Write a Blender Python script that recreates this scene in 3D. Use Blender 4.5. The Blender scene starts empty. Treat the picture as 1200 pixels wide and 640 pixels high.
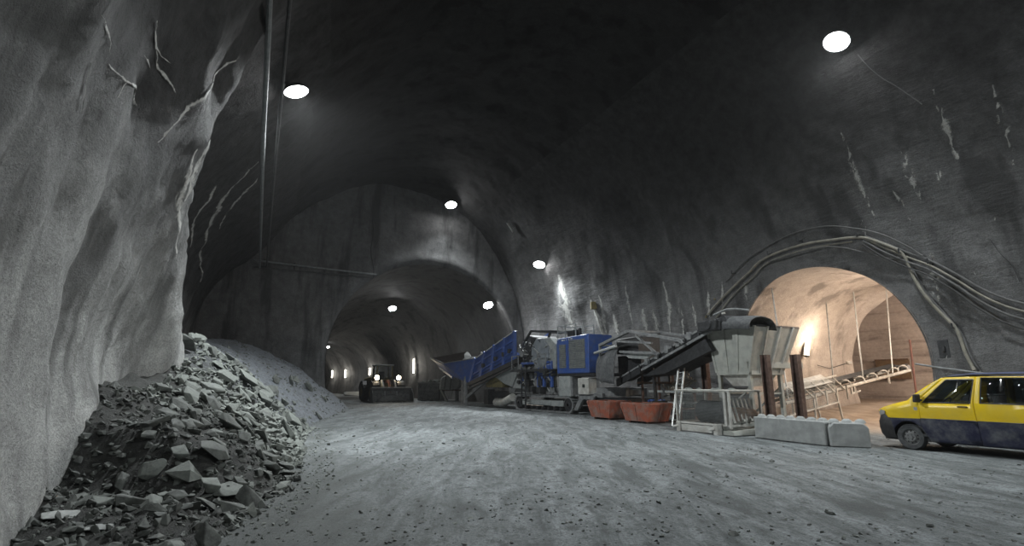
import bpy, bmesh, math, random
from math import sin, cos, pi, radians, sqrt, atan2, tan
from mathutils import Vector, Matrix, noise, Euler
from mathutils.geometry import tessellate_polygon

random.seed(7)
scene = bpy.context.scene
COL = scene.collection
V = Vector

# ------------------------------------------------------------------ camera
EYE = V((0, 0, 1.7)); FPX = 600.0
TH = math.atan(130 / 600)
cam_data = bpy.data.cameras.new('camera'); cam = bpy.data.objects.new('camera', cam_data); COL.objects.link(cam)
cam_data.sensor_width = 36; cam_data.lens = 18; cam_data.clip_end = 1000
cam.location = EYE; cam.rotation_euler = (pi / 2 + TH, 0, 0)
scene.camera = cam

def ray(px, py):
    u = (px - 600) / FPX; v = (320 - py) / FPX
    return V((u, cos(TH) - v * sin(TH), sin(TH) + v * cos(TH)))
def at_z(px, py, z=0.0):
    d = ray(px, py); t = (z - EYE.z) / d.z
    return EYE + d * t
def at_y(px, py, Y):
    d = ray(px, py); return EYE + d * (Y / d.y)

# ------------------------------------------------------------------ cavern axes
AZ = radians(26)
A = V((-sin(AZ), cos(AZ), 0)); N = V((cos(AZ), sin(AZ), 0))
def W(s, q, z=0.0): return A * s + N * q + V((0, 0, z))
def SQ(p): return p.dot(A), p.dot(N)
QC, QR, ZT, SE = 8.9, 20.9, 17.5, 2.2
S_END = 39.6

def sstep(a, b, x):
    t = max(0, min(1, (x - a) / (b - a))); return t * t * (3 - 2 * t)
def interp(tab, x):
    if x <= tab[0][0]: return tab[0][1]
    for (a, b), (c, d) in zip(tab, tab[1:]):
        if x <= c: return b + (d - b) * (x - a) / (c - a)
    return tab[-1][1]
def q_left(s):
    return -2.5 + 0.35 * sstep(12, 18, s)
def recess(s, z):
    e = max(13.0, 19.0 - .85 * z); return 2.1 * sstep(e, e + 2.2, s) * sstep(13.5, 7, z)

def vault_pt(s, phi):
    """phi 0 = left foot, pi = right foot"""
    c = cos(phi); sn = max(0.0, sin(phi)); e = 2 / SE
    hw = (QC - q_left(s)) if c > 0 else (QR - QC)
    q = QC - math.copysign(abs(c) ** e, c) * hw; z = ZT * sn ** e
    if c > 0: q -= recess(s, z)
    return q, z
def vault_f(s, q, z):
    if q < QC: q += recess(s, z)
    hw = (QC - q_left(s)) if q < QC else (QR - QC)
    return (abs(q - QC) / hw) ** SE + (max(z, 0) / ZT) ** SE
def vault_n(s, q, z):
    if q < QC: q += recess(s, z)
    hw = (QC - q_left(s)) if q < QC else (QR - QC)
    gq = math.copysign((abs(q - QC) / hw) ** (SE - 1) / hw, q - QC)
    gz = (max(z, 0) / ZT) ** (SE - 1) / ZT
    g = N * gq + V((0, 0, gz))
    return -(g.normalized())
def nz(p, sc, seed=0):
    return noise.noise(V((p.x * sc + seed, p.y * sc - seed, p.z * sc + 3.1 * seed)))
def disp(p):
    s, q = SQ(p)
    d = 0.26 * nz(p, 0.23, 1) + 0.12 * nz(p, 0.6, 2) + 0.045 * nz(p, 1.7, 3)
    if q < 4:   # rougher buttressed wall beside the camera
        k = sstep(4, 0, q)
        d += k * (0.16 * nz(V((s * 0.8, 0, p.z * 0.16)), 1.0, 5) + 0.05 * nz(p, 3.0, 9) + 0.03 * nz(V((s * 3, 0, p.z * .7)), 1, 4))
        d += k * 0.35 * math.exp(-((s - (17.8 - .8 * p.z)) / 1.3) ** 2) * sstep(9, 2, p.z)
        d += k * .45 * math.exp(-((s - 10.9) / .8) ** 2) * sstep(3.2, .5, p.z)
        d += k * 0.5 * sstep(2.2, 0, p.z) * sstep(16, 4, s)
    return d
def vault_hit(px, py, off=0.06):
    d = ray(px, py); t = 2.0
    while t < 80:
        p = EYE + d * t; s, q = SQ(p)
        if vault_f(s, q, p.z) >= 1: break
        t += 0.05
    n = vault_n(s, q, p.z)
    return p + n * (disp(p) + off), n
def end_hit(px, py, off=0.1):
    d = ray(px, py); t = S_END / d.dot(A); return EYE + d * t - A * off

# ------------------------------------------------------------------ materials
def new_mat(name):
    m = bpy.data.materials.new(name); m.use_nodes = True
    nt = m.node_tree; return m, nt, nt.nodes['Principled BSDF']
def ramp(nt, fac, stops):
    r = nt.nodes.new('ShaderNodeValToRGB')
    el = r.color_ramp.elements
    while len(el) < len(stops): el.new(0.5)
    for e, (p, c) in zip(el, stops):
        e.position = p; e.color = (*c, 1) if len(c) == 3 else c
    nt.links.new(fac, r.inputs[0]); return r.outputs[0]
def tex(nt, scale, detail=6, rough=0.6, stretch=None, rot=None, coord='Object', dist=0.0):
    tc = nt.nodes.new('ShaderNodeTexCoord'); out = tc.outputs[coord]
    if stretch or rot:
        mp = nt.nodes.new('ShaderNodeMapping'); nt.links.new(out, mp.inputs[0])
        if rot: mp.inputs['Rotation'].default_value = rot
        if stretch: mp.inputs['Scale'].default_value = stretch
        out = mp.outputs[0]
    n = nt.nodes.new('ShaderNodeTexNoise'); nt.links.new(out, n.inputs['Vector'])
    n.inputs['Scale'].default_value = scale; n.inputs['Detail'].default_value = detail
    n.inputs['Roughness'].default_value = rough; n.inputs['Distortion'].default_value = dist
    return n.outputs[0]
def mix(nt, fac, a, b, blend='MIX'):
    m = nt.nodes.new('ShaderNodeMix'); m.data_type = 'RGBA'; m.blend_type = blend
    for s, v in ((0, fac), (6, a), (7, b)):
        if hasattr(v, 'is_linked') or hasattr(v, 'links'): nt.links.new(v, m.inputs[s])
        elif s == 0: m.inputs[0].default_value = v
        else: m.inputs[s].default_value = (*v, 1)
    return m.outputs[2]
def bump(nt, bsdf, h, strength, dist=0.05, prev=None):
    b = nt.nodes.new('ShaderNodeBump'); b.inputs['Strength'].default_value = strength; b.inputs['Distance'].default_value = dist
    nt.links.new(h, b.inputs['Height'])
    if prev is not None: nt.links.new(prev, b.inputs['Normal'])
    nt.links.new(b.outputs[0], bsdf.inputs['Normal']); return b.outputs[0]
def pm(name, c, c2=None, scale=6, rough=0.6, metal=0.0, bmp=0.2, lo=0.4, hi=0.65, dirt=None, dirt_hi=0.6):
    m, nt, b = new_mat(name)
    c2 = c2 or tuple(x * 0.6 for x in c)
    col = ramp(nt, tex(nt, scale), [(lo, c), (hi, c2)])
    if dirt:
        col = mix(nt, ramp(nt, tex(nt, 2.3, 8, 0.7), [(0.45, (0, 0, 0)), (dirt_hi + .15, (1, 1, 1))]), col, dirt)
    nt.links.new(col, b.inputs['Base Color'])
    b.inputs['Roughness'].default_value = rough; b.inputs['Metallic'].default_value = metal
    if bmp: bump(nt, b, tex(nt, scale * 4), bmp, 0.01)
    return m
def emis(name, c, st):
    m, nt, b = new_mat(name)
    b.inputs['Base Color'].default_value = (*c, 1); b.inputs['Emission Color'].default_value = (*c, 1)
    b.inputs['Emission Strength'].default_value = st; return m

def shotcrete(name, lo, hi, tint=(1, 1, 1), ripple=False, upper_shade=None):
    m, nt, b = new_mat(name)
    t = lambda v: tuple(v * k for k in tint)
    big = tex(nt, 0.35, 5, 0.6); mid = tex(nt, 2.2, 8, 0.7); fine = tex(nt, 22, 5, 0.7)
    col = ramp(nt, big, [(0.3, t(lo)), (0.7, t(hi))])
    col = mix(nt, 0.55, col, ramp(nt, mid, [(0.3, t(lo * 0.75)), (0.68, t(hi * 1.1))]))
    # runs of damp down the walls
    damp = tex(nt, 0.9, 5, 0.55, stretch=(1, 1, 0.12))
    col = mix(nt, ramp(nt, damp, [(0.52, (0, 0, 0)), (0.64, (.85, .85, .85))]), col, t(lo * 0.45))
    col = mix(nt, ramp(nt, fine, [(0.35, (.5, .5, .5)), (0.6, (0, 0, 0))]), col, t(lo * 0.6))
    if upper_shade:   # shade of the unlit upper wall put into the colour, with a ragged edge
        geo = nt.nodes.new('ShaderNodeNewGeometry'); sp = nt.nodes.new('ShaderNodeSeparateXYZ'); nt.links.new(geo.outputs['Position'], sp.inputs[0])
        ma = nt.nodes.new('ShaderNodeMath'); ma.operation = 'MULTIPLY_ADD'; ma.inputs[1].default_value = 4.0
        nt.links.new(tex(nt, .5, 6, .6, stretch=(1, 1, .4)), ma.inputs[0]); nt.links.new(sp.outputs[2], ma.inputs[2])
        mr = nt.nodes.new('ShaderNodeMapRange'); mr.inputs[1].default_value = upper_shade[0] + 2; mr.inputs[2].default_value = upper_shade[1] + 2; nt.links.new(ma.outputs[0], mr.inputs[0])
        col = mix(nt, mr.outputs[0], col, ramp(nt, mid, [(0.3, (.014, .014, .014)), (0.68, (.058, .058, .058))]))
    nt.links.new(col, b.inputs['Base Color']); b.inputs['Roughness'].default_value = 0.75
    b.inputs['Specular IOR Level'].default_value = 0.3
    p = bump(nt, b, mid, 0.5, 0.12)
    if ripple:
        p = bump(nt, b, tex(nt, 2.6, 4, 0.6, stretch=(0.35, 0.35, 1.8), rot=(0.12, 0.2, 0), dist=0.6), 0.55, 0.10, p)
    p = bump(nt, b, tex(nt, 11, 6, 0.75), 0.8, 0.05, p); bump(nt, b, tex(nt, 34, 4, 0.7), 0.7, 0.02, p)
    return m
M = {}
M['wall'] = shotcrete('shotcrete', 0.23, 0.60, (1, 1.01, .985), upper_shade=(2.3, 6.2))
M['vault'] = shotcrete('shade-darkened shotcrete', 0.015, 0.045, ripple=True)  # near-black colour stands in for the unlit vault
M['wall_r'] = shotcrete('rippled shotcrete', 0.095, 0.22, ripple=True, upper_shade=(6, 12))
M['lining'] = shotcrete('tunnel lining', 0.34, 0.52, (1, .88, .78))
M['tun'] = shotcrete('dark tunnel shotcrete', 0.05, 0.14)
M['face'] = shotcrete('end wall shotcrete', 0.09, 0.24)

def streak_mat():
    m, nt, b = new_mat('calcite streak')
    at = nt.nodes.new('ShaderNodeAttribute'); at.attribute_name = 'edge'
    n1 = tex(nt, 5, 8, 0.75); n2 = tex(nt, 14, 6, 0.7)
    ad = nt.nodes.new('ShaderNodeMath'); ad.operation = 'MULTIPLY_ADD'; ad.inputs[1].default_value = 0.45
    nt.links.new(at.outputs['Fac'], ad.inputs[0]); nt.links.new(n1, ad.inputs[2])
    f = ramp(nt, ad.outputs[0], [(0.66, (0, 0, 0)), (0.88, (1, 1, 1))])
    tr = nt.nodes.new('ShaderNodeBsdfTransparent'); mx = nt.nodes.new('ShaderNodeMixShader')
    nt.links.new(ramp(nt, n2, [(.3, (.22, .22, .21)), (.7, (.52, .52, .49))]), b.inputs['Base Color'])
    b.inputs['Roughness'].default_value = .7
    nt.links.new(f, mx.inputs[0]); nt.links.new(tr.outputs[0], mx.inputs[1]); nt.links.new(b.outputs[0], mx.inputs[2])
    nt.links.new(mx.outputs[0], nt.nodes['Material Output'].inputs[0]); return m
M['streak'] = streak_mat()

def floor_mat():
    m, nt, b = new_mat('packed muck')
    ang = (0, 0, -AZ)
    big = tex(nt, 0.22, 6, 0.65, dist=.6); ruts = tex(nt, 1.1, 7, 0.68, stretch=(1.6, .33, 1), rot=(0, 0, AZ + .35), dist=.8)
    mid = tex(nt, 4.6, 9, 0.8, stretch=(1, .6, 1), rot=(0, 0, AZ + .9)); fine = tex(nt, 24, 6, 0.75)
    col = ramp(nt, big, [(0.34, (.096, .108, .107)), (0.66, (.275, .30, .308))])
    col = mix(nt, 0.72, col, ramp(nt, ruts, [(0.38, (.062, .070, .071)), (0.6, (.285, .31, .318))]))
    col = mix(nt, ramp(nt, mid, [(0.50, (0, 0, 0)), (0.60, (.9, .9, .9))]), col, (.075, .082, .083))
    col = mix(nt, ramp(nt, fine, [(0.40, (.75, .75, .75)), (0.52, (0, 0, 0))]), col, (.085, .09, .092))
    # darker strip in front of the rubble
    geo0 = nt.nodes.new('ShaderNodeNewGeometry'); dp0 = nt.nodes.new('ShaderNodeVectorMath'); dp0.operation = 'DOT_PRODUCT'
    nt.links.new(geo0.outputs['Position'], dp0.inputs[0]); dp0.inputs[1].default_value = N
    ma0 = nt.nodes.new('ShaderNodeMath'); ma0.operation = 'MULTIPLY_ADD'; ma0.inputs[1].default_value = 5.0
    nt.links.new(big, ma0.inputs[0]); nt.links.new(dp0.outputs['Value'], ma0.inputs[2])
    mr0 = nt.nodes.new('ShaderNodeMapRange'); mr0.inputs[1].default_value = 6.0; mr0.inputs[2].default_value = 3.0; mr0.inputs[4].default_value = .75
    nt.links.new(ma0.outputs[0], mr0.inputs[0]); col = mix(nt, mr0.outputs[0], col, ramp(nt, mid, [(.35, (.05, .055, .052)), (.65, (.115, .122, .115))]))
    # sandy spill inside the side tunnel
    geo = nt.nodes.new('ShaderNodeNewGeometry'); dp = nt.nodes.new('ShaderNodeVectorMath'); dp.operation = 'DOT_PRODUCT'
    nt.links.new(geo.outputs['Position'], dp.inputs[0]); dp.inputs[1].default_value = N
    mr = nt.nodes.new('ShaderNodeMapRange'); mr.inputs[1].default_value = 18.5; mr.inputs[2].default_value = 21.5
    nt.links.new(dp.outputs['Value'], mr.inputs[0])
    sand = ramp(nt, ruts, [(0.35, (.24, .19, .155)), (0.65, (.50, .42, .34))])
    col = mix(nt, mr.outputs[0], col, sand)
    nt.links.new(col, b.inputs['Base Color'])
    b.inputs['Roughness'].default_value = .8; b.inputs['Specular IOR Level'].default_value = .25
    p = bump(nt, b, ruts, .6, .12); p = bump(nt, b, mid, .8, .07, p); bump(nt, b, tex(nt, 14, 7, .75), .8, .03, p)
    return m
M['floor'] = floor_mat()
M['muck'] = pm('dark muck', (.05, .053, .05), (.13, .135, .125), 5, .9, 0, .9)
def rubble_mat():
    m, nt, b = new_mat('rubble fines')
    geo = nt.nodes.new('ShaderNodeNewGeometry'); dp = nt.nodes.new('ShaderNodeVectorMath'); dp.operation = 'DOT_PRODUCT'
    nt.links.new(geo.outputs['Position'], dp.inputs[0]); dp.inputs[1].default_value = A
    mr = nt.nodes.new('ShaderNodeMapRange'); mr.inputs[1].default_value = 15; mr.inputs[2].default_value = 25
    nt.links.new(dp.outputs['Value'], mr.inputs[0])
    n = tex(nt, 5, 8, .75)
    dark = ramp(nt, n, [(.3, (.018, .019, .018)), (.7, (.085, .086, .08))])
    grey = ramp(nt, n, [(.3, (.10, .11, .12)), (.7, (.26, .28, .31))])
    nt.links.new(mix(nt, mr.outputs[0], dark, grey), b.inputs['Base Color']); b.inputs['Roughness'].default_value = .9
    p = bump(nt, b, tex(nt, 4, 8, .75), .8, .12); bump(nt, b, tex(nt, 18, 6, .8), 1, .05, p); return m
M['rubble'] = rubble_mat()
M['rock'] = pm('broken schist', (.12, .132, .12), (.21, .225, .205), 3, .8, 0, .6, .35, .7, (.05, .055, .05))
M['rock_dark'] = pm('dark schist', (.045, .048, .045), (.12, .13, .118), 3, .8, 0, .5, .35, .7)
M['guard'] = pm('blue grey guard plate', (.20, .225, .25), (.15, .165, .185), 4, .6, .1, .2, dirt=(.27, .28, .285))
M['rock_pale'] = pm('pale schist', (.28, .29, .28), (.40, .41, .40), 4, .8, 0, .4, .35, .7)
M['blue'] = pm('blue paint', (.028, .075, .28), (.045, .10, .31), 5, .45, 0, .08, dirt=(.09, .10, .13), dirt_hi=.7)
M['grille'] = pm('dusty louvre', (.20, .21, .20), (.13, .14, .15), 5, .7, .2, .1)
M['steel'] = pm('dusty machine steel', (.13, .137, .143), (.22, .225, .225), 5, .7, .1, .3, dirt=(.30, .30, .29), dirt_hi=.7)
M['dark'] = pm('black steel', (.018, .019, .021), (.04, .041, .043), 6, .6, .2, .2)
M['grey'] = pm('grey paint', (.30, .32, .315), (.22, .235, .23), 5, .6, 0, .15, dirt=(.36, .36, .35))
M['white'] = pm('dusty white paint', (.52, .52, .49), (.36, .35, .32), 5, .6, 0, .15, dirt=(.27, .25, .22), dirt_hi=.7)
M['hopper'] = pm('dusty hopper steel', (.33, .34, .31), (.24, .25, .23), 3, .65, .1, .15, dirt=(.40, .39, .35), dirt_hi=.65)
M['rubber'] = pm('rubber', (.018, .019, .022), (.045, .047, .05), 8, .75, 0, .3)
M['rubber_dusty'] = pm('dusty rubber', (.06, .063, .067), (.11, .113, .115), 8, .85, 0, .3)
M['orange'] = pm('worn orange paint', (.33, .085, .045), (.20, .075, .05), 4, .65, 0, .25, dirt=(.23, .165, .14), dirt_hi=.5)
M['wing'] = pm('scuffed dark plate', (.045, .036, .032), (.07, .055, .048), 5, .8, .1, .3)
M['rust'] = pm('rusty steel', (.075, .042, .032), (.13, .085, .068), 6, .85, .2, .5)
M['rust_lt'] = pm('rusty beam', (.17, .10, .06), (.10, .065, .045), 6, .85, .1, .4)
M['concrete'] = pm('cast concrete', (.36, .37, .365), (.27, .28, .275), 4, .85, 0, .4, dirt=(.20, .21, .205), dirt_hi=.7)
M['alu'] = pm('aluminium', (.45, .46, .45), (.32, .33, .32), 6, .5, .5, .1)
M['pipe'] = pm('galvanised pipe', (.26, .27, .27), (.18, .19, .19), 5, .5, .4, .1)
M['pipe_dark'] = pm('sooty pipe', (.05, .05, .05), (.085, .085, .085), 5, .6, .2, .1)
M['hose'] = pm('pale hose', (.26, .245, .20), (.17, .165, .145), 5, .7, 0, .1)
M['cable'] = pm('grey cable', (.12, .12, .117), (.08, .08, .08), 5, .7, 0, .1)
M['cable_dark'] = pm('dark cable', (.05, .05, .05), (.03, .03, .03), 5, .7, 0, .1)
M['yellow'] = pm('yellow car paint', (.80, .56, .010), (.74, .50, .010), 2, .35, 0, 0, dirt=(.60, .45, .10), dirt_hi=.9)
M['navy'] = pm('muddy navy paint', (.012, .014, .042), (.03, .033, .062), 5, .5, 0, .05, dirt=(.17, .175, .175), dirt_hi=.62)
M['plastic'] = pm('black plastic', (.012, .012, .014), (.03, .03, .03), 8, .55, 0, .1)
M['roofblue'] = pm('dark blue roof paint', (.05, .06, .12), (.09, .10, .15), 4, .4, 0, 0)
M['trim'] = pm('dark upholstery', (.045, .047, .052), (.075, .078, .085), 6, .85, 0, .1)
M['seatcloth'] = pm('grey seat cloth', (.15, .155, .165), (.20, .205, .21), 6, .9, 0, .1)
M['bench'] = pm('layered rock face', (.42, .34, .28), (.30, .24, .20), 1.2, .85, 0, .6)
M['board'] = pm('brown board', (.13, .085, .045), (.20, .13, .07), 8, .8, 0, .4)
M['redrust'] = pm('red pole paint', (.15, .065, .05), (.10, .05, .042), 5, .7, 0, .2)
M['ochre'] = pm('faded yellow steel', (.23, .185, .07), (.15, .13, .07), 5, .7, 0, .2)
M['lens'] = emis('flood lamp glass', (1, 1, 1), 60)
M['lens_far'] = emis('distant flood lamp glass', (1, 1, 1), 25)
M['tube'] = emis('warm tube lamp', (1, .86, .66), 14)
M['tube_cool'] = emis('tube lamp', (1, .93, .80), 10)
M['head'] = emis('warm headlight', (1, .84, .60), 40)
def glass_mat():
    m, nt, b = new_mat('tinted window glass')
    b.inputs['Base Color'].default_value = (.55, .62, .64, 1); b.inputs['Roughness'].default_value = .04
    b.inputs['Transmission Weight'].default_value = 1; b.inputs['IOR'].default_value = 1.02
    gl = nt.nodes.new('ShaderNodeBsdfGlossy'); gl.inputs['Roughness'].default_value = .05
    tr = nt.nodes.new('ShaderNodeBsdfTransparent'); tr.inputs[0].default_value = (.45, .50, .52, 1)
    mx = nt.nodes.new('ShaderNodeMixShader'); mx.inputs[0].default_value = .10
    nt.links.new(tr.outputs[0], mx.inputs[1]); nt.links.new(gl.outputs[0], mx.inputs[2])
    nt.links.new(mx.outputs[0], nt.nodes['Material Output'].inputs[0]); return m
M['glass'] = glass_mat()
def headglass():
    m, nt, b = new_mat('clear lamp glass'); b.inputs['Base Color'].default_value = (.45, .46, .45, 1); b.inputs['Roughness'].default_value = .15
    b.inputs['Metallic'].default_value = .3; return m
M['headglass'] = headglass()

# ------------------------------------------------------------------ mesh builder
class MB:
    def __init__(s): s.v = []; s.f = []; s.mi = []
    def add(s, vs, fs, mi=0):
        o = len(s.v); s.v += [V(p) for p in vs]
        s.f += [tuple(i + o for i in f) for f in fs]; s.mi += [mi] * len(fs); return s
    def box(s, x0, x1, y0, y1, z0, z1, mi=0):
        vs = [(x, y, z) for z in (z0, z1) for y in (y0, y1) for x in (x0, x1)]
        return s.add(vs, [(0, 2, 3, 1), (4, 5, 7, 6), (0, 1, 5, 4), (2, 6, 7, 3), (0, 4, 6, 2), (1, 3, 7, 5)], mi)
    def hexa(s, bot, top, mi=0):
        return s.add(list(bot) + list(top), [(3, 2, 1, 0), (4, 5, 6, 7), (0, 1, 5, 4), (1, 2, 6, 5), (2, 3, 7, 6), (3, 0, 4, 7)], mi)
    def bar(s, p, q, w=.06, h=None, up=(0, 0, 1), mi=0):
        p, q = V(p), V(q); h = h or w; d = (q - p).normalized(); u = V(up)
        if abs(d.dot(u)) > .98: u = V((1, 0, 0))
        r = d.cross(u).normalized(); u = r.cross(d).normalized()
        c = lambda b: [b - r * w / 2 - u * h / 2, b + r * w / 2 - u * h / 2, b + r * w / 2 + u * h / 2, b - r * w / 2 + u * h / 2]
        return s.hexa(c(p), c(q), mi)
    def tube(s, pts, r, n=8, mi=0, cap=True):
        pts = [V(p) for p in pts]; vs = []; fs = []; m = len(pts)
        ref = V((0, 0, 1)); d0 = (pts[1] - pts[0]).normalized()
        if abs(d0.dot(ref)) > .9: ref = V((1, 0, 0))
        for i, p in enumerate(pts):
            d = (pts[min(i + 1, m - 1)] - pts[max(i - 1, 0)]).normalized()
            a = d.cross(ref).normalized(); b = a.cross(d).normalized(); ref = b
            rr = r[i] if isinstance(r, (list, tuple)) else r
            vs += [p + a * rr * cos(2 * pi * k / n) + b * rr * sin(2 * pi * k / n) for k in range(n)]
        for i in range(m - 1):
            for k in range(n):
                a, b = i * n + k, i * n + (k + 1) % n; fs.append((a, b, b + n, a + n))
        if cap: fs += [tuple(range(n))[::-1], tuple(range((m - 1) * n, m * n))]
        return s.add(vs, fs, mi)
    def cyl(s, p, q, r, n=20, mi=0, r2=None): return s.tube([p, q], [r, r if r2 is None else r2], n, mi)
    def prism(s, poly, y0, y1, mi=0, axis='y'):
        """polygon in (x,z) extruded along y"""
        n = len(poly)
        if axis == 'y': P = lambda a, b, t: (a, t, b)
        elif axis == 'x': P = lambda a, b, t: (t, a, b)
        else: P = lambda a, b, t: (a, b, t)
        vs = [P(a, b, y0) for a, b in poly] + [P(a, b, y1) for a, b in poly]
        tri = tessellate_polygon([[V((a, b, 0)) for a, b in poly]])
        fs = [tuple(t) for t in tri] + [tuple(i + n for i in reversed(t)) for t in tri]
        fs += [(i, (i + 1) % n, (i + 1) % n + n, i + n) for i in range(n)]
        return s.add(vs, fs, mi)
    def lathe(s, prof, c, axis, n=28, mi=0):
        """prof = [(radius, along)]"""
        ax = V(axis).normalized(); ref = V((0, 0, 1)) if abs(ax.z) < .9 else V((1, 0, 0))
        a = ax.cross(ref).normalized(); b = ax.cross(a).normalized(); c = V(c); vs = []; fs = []
        for r, h in prof: vs += [c + ax * h + (a * cos(2 * pi * k / n) + b * sin(2 * pi * k / n)) * r for k in range(n)]
        for i in range(len(prof) - 1):
            for k in range(n):
                p, q = i * n + k, i * n + (k + 1) % n; fs.append((p, q, q + n, p + n))
        return s.add(vs, fs, mi)
    def quad(s, a, b, c, d, th=0.0, mi=0):
        if not th: return s.add([a, b, c, d], [(0, 1, 2, 3)], mi)
        a, b, c, d = map(V, (a, b, c, d)); n = (b - a).cross(d - a).normalized() * th
        return s.hexa([a, b, c, d], [a + n, b + n, c + n, d + n], mi)
    def build(s, name, mat, parent=None, bevel=0, smooth=False, label=None, matrix=None):
        me = bpy.data.meshes.new(name); me.from_pydata([tuple(p) for p in s.v], [], s.f)
        mats = mat if isinstance(mat, (list, tuple)) else [mat]
        for m in mats: me.materials.append(M[m] if isinstance(m, str) else m)
        for p, i in zip(me.polygons, s.mi): p.material_index = i
        bm = bmesh.new(); bm.from_mesh(me); bmesh.ops.recalc_face_normals(bm, faces=bm.faces)
        if bevel: bmesh.ops.bevel(bm, geom=[e for e in bm.edges if len(e.link_faces) == 2 and e.calc_face_angle(0) > .5], offset=bevel, segments=1, affect='EDGES', clamp_overlap=True)
        bm.to_mesh(me); bm.free()
        o = bpy.data.objects.new(name, me); COL.objects.link(o)
        if parent is not None: o.parent = parent
        if smooth:
            for p in me.polygons: p.use_smooth = True
            try: me.set_sharp_from_angle(angle=radians(40))
            except Exception: pass
        if label: o['label'] = label
        return o

def tag(o, label, cat, group=None, kind=None):
    if label: o['label'] = label
    if cat: o['category'] = cat
    if group: o['group'] = group
    if kind: o['kind'] = kind
    return o
def thing(name, loc, rz, label, cat, group=None):
    e = bpy.data.objects.new(name, None); COL.objects.link(e); e.empty_display_size = .2
    e.location = loc; e.rotation_euler = (0, 0, rz); return tag(e, label, cat, group)
def struct(o): o['kind'] = 'structure'; return o
def children(o): return [c for c in bpy.data.objects if c.parent == o]

class Plane:
    """vertical plane through P0; local x = towards near right, y = away, z up"""
    def __init__(s, P0, az):
        s.P0 = V((P0[0], P0[1], 0)); s.az = az; s.b = V((-sin(az), cos(az), 0)); s.n = V((cos(az), sin(az), 0))
        s.rz = az - pi / 2
    def L(s, px, py, y=0.0):
        d = ray(px, py); t = ((s.P0 - EYE).dot(s.n) + y) / d.dot(s.n); p = EYE + d * t
        return (-(p - s.P0).dot(s.b), p.z)
    def P(s, px, py, y=0.0):
        x, z = s.L(px, py, y); return V((x, y, z))

# ------------------------------------------------------------------ setting
def floor_z(s, q):
    p = W(s, q)
    z = 0.03 * nz(p, .25, 11) + .018 * nz(p, .9, 12) + .012 * nz(p, 2.6, 13)
    if q > 20.6: z += .75 * sstep(20.6, 31, q)
    return z
def grid_mesh(name, pts, mats, extra=None, smooth=True, skip=None):
    """pts[i][j] world vectors; extra MB to append"""
    me = bpy.data.meshes.new(name); ni, nj = len(pts), len(pts[0])
    vs = [tuple(p) for row in pts for p in row]
    fs = []
    for i in range(ni - 1):
        for j in range(nj - 1):
            if skip and skip(i, j): continue
            fs.append((i * nj + j, i * nj + j + 1, (i + 1) * nj + j + 1, (i + 1) * nj + j))
    nf = len(fs); edge = [0.0] * len(vs)
    if extra:
        o = len(vs); vs += [tuple(p) for p in extra.v]; fs += [tuple(k + o for k in f) for f in extra.f]; edge += extra.edge
    me.from_pydata(vs, [], fs)
    for m in mats: me.materials.append(M[m])
    if extra:
        for p in me.polygons[nf:]: p.material_index = 1
        at = me.attributes.new('edge', 'FLOAT', 'POINT'); at.data.foreach_set('value', edge)
    for p in me.polygons: p.use_smooth = smooth
    o = bpy.data.objects.new(name, me); COL.objects.link(o); return struct(o)

# streaks: strips laid over the vault and merged into its mesh
def streaks(lst):
    mb = MB(); mb.edge = []
    for pts, wpx in lst:
        # resample
        P = []
        for (a, b), (c, d) in zip(pts, pts[1:]):
            n = max(2, int(math.hypot(c - a, d - b) / 6))
            for k in range(n): P.append((a + (c - a) * k / n, b + (d - b) * k / n))
        P.append(pts[-1]); m = len(P); o = len(mb.v); vs = []
        for i, (x, y) in enumerate(P):
            x2, y2 = P[min(i + 1, m - 1)]; x1, y1 = P[max(i - 1, 0)]
            l = math.hypot(x2 - x1, y2 - y1) or 1; nx, ny = -(y2 - y1) / l, (x2 - x1) / l
            taper = min(1, .35 + 1.4 * min(i, m - 1 - i) / m)
            jx = 1.2 * noise.noise(V((x * .15, y * .15, 3)))
            for k in (-1, -.5, 0, .5, 1):
                h, _ = vault_hit(x + nx * wpx * 1.45 * k * taper + jx, y + ny * wpx * 1.45 * k * taper, .03)
                vs.append(h); mb.edge.append((1 - abs(k)) * (.65 + .35 * taper))
        fs = [(i * 5 + k, i * 5 + k + 1, i * 5 + k + 6, i * 5 + k + 5) for i in range(m - 1) for k in range(4)]
        mb.add(vs, fs)
    return mb
ST_RIGHT = [([(1096, 104), (1108, 140), (1127, 196)], 7), ([(1165, 98), (1178, 140), (1190, 195)], 8), ([(986, 150), (1003, 200), (1028, 262)], 5),
    ([(1057, 168), (1068, 205), (1080, 234)], 8), ([(1046, 220), (1056, 238), (1066, 258)], 4), ([(1100, 196), (1104, 216)], 7), ([(1166, 254), (1168, 276)], 5),
    ([(1142, 318), (1150, 332)], 6), ([(1088, 296), (1092, 330), (1102, 358)], 9), ([(1010, 258), (1014, 275)], 5),
    ([(691, 348), (700, 372), (708, 396)], 4), ([(703, 345), (710, 392)], 4), ([(720, 368), (726, 395)], 6), ([(755, 360), (760, 392)], 6), ([(766, 362), (772, 392)], 5),
    ([(776, 330), (784, 358), (786, 392)], 4), ([(796, 352), (802, 392)], 4), ([(812, 355), (818, 385)], 4), ([(830, 340), (834, 372)], 4), ([(846, 330), (848, 362)], 3),
    ([(655, 322), (662, 350), (672, 390)], 9), ([(735, 330), (742, 380)], 3), ([(874, 330), (876, 352)], 5), ([(1108, 405), (1110, 420)], 6)]
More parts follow.
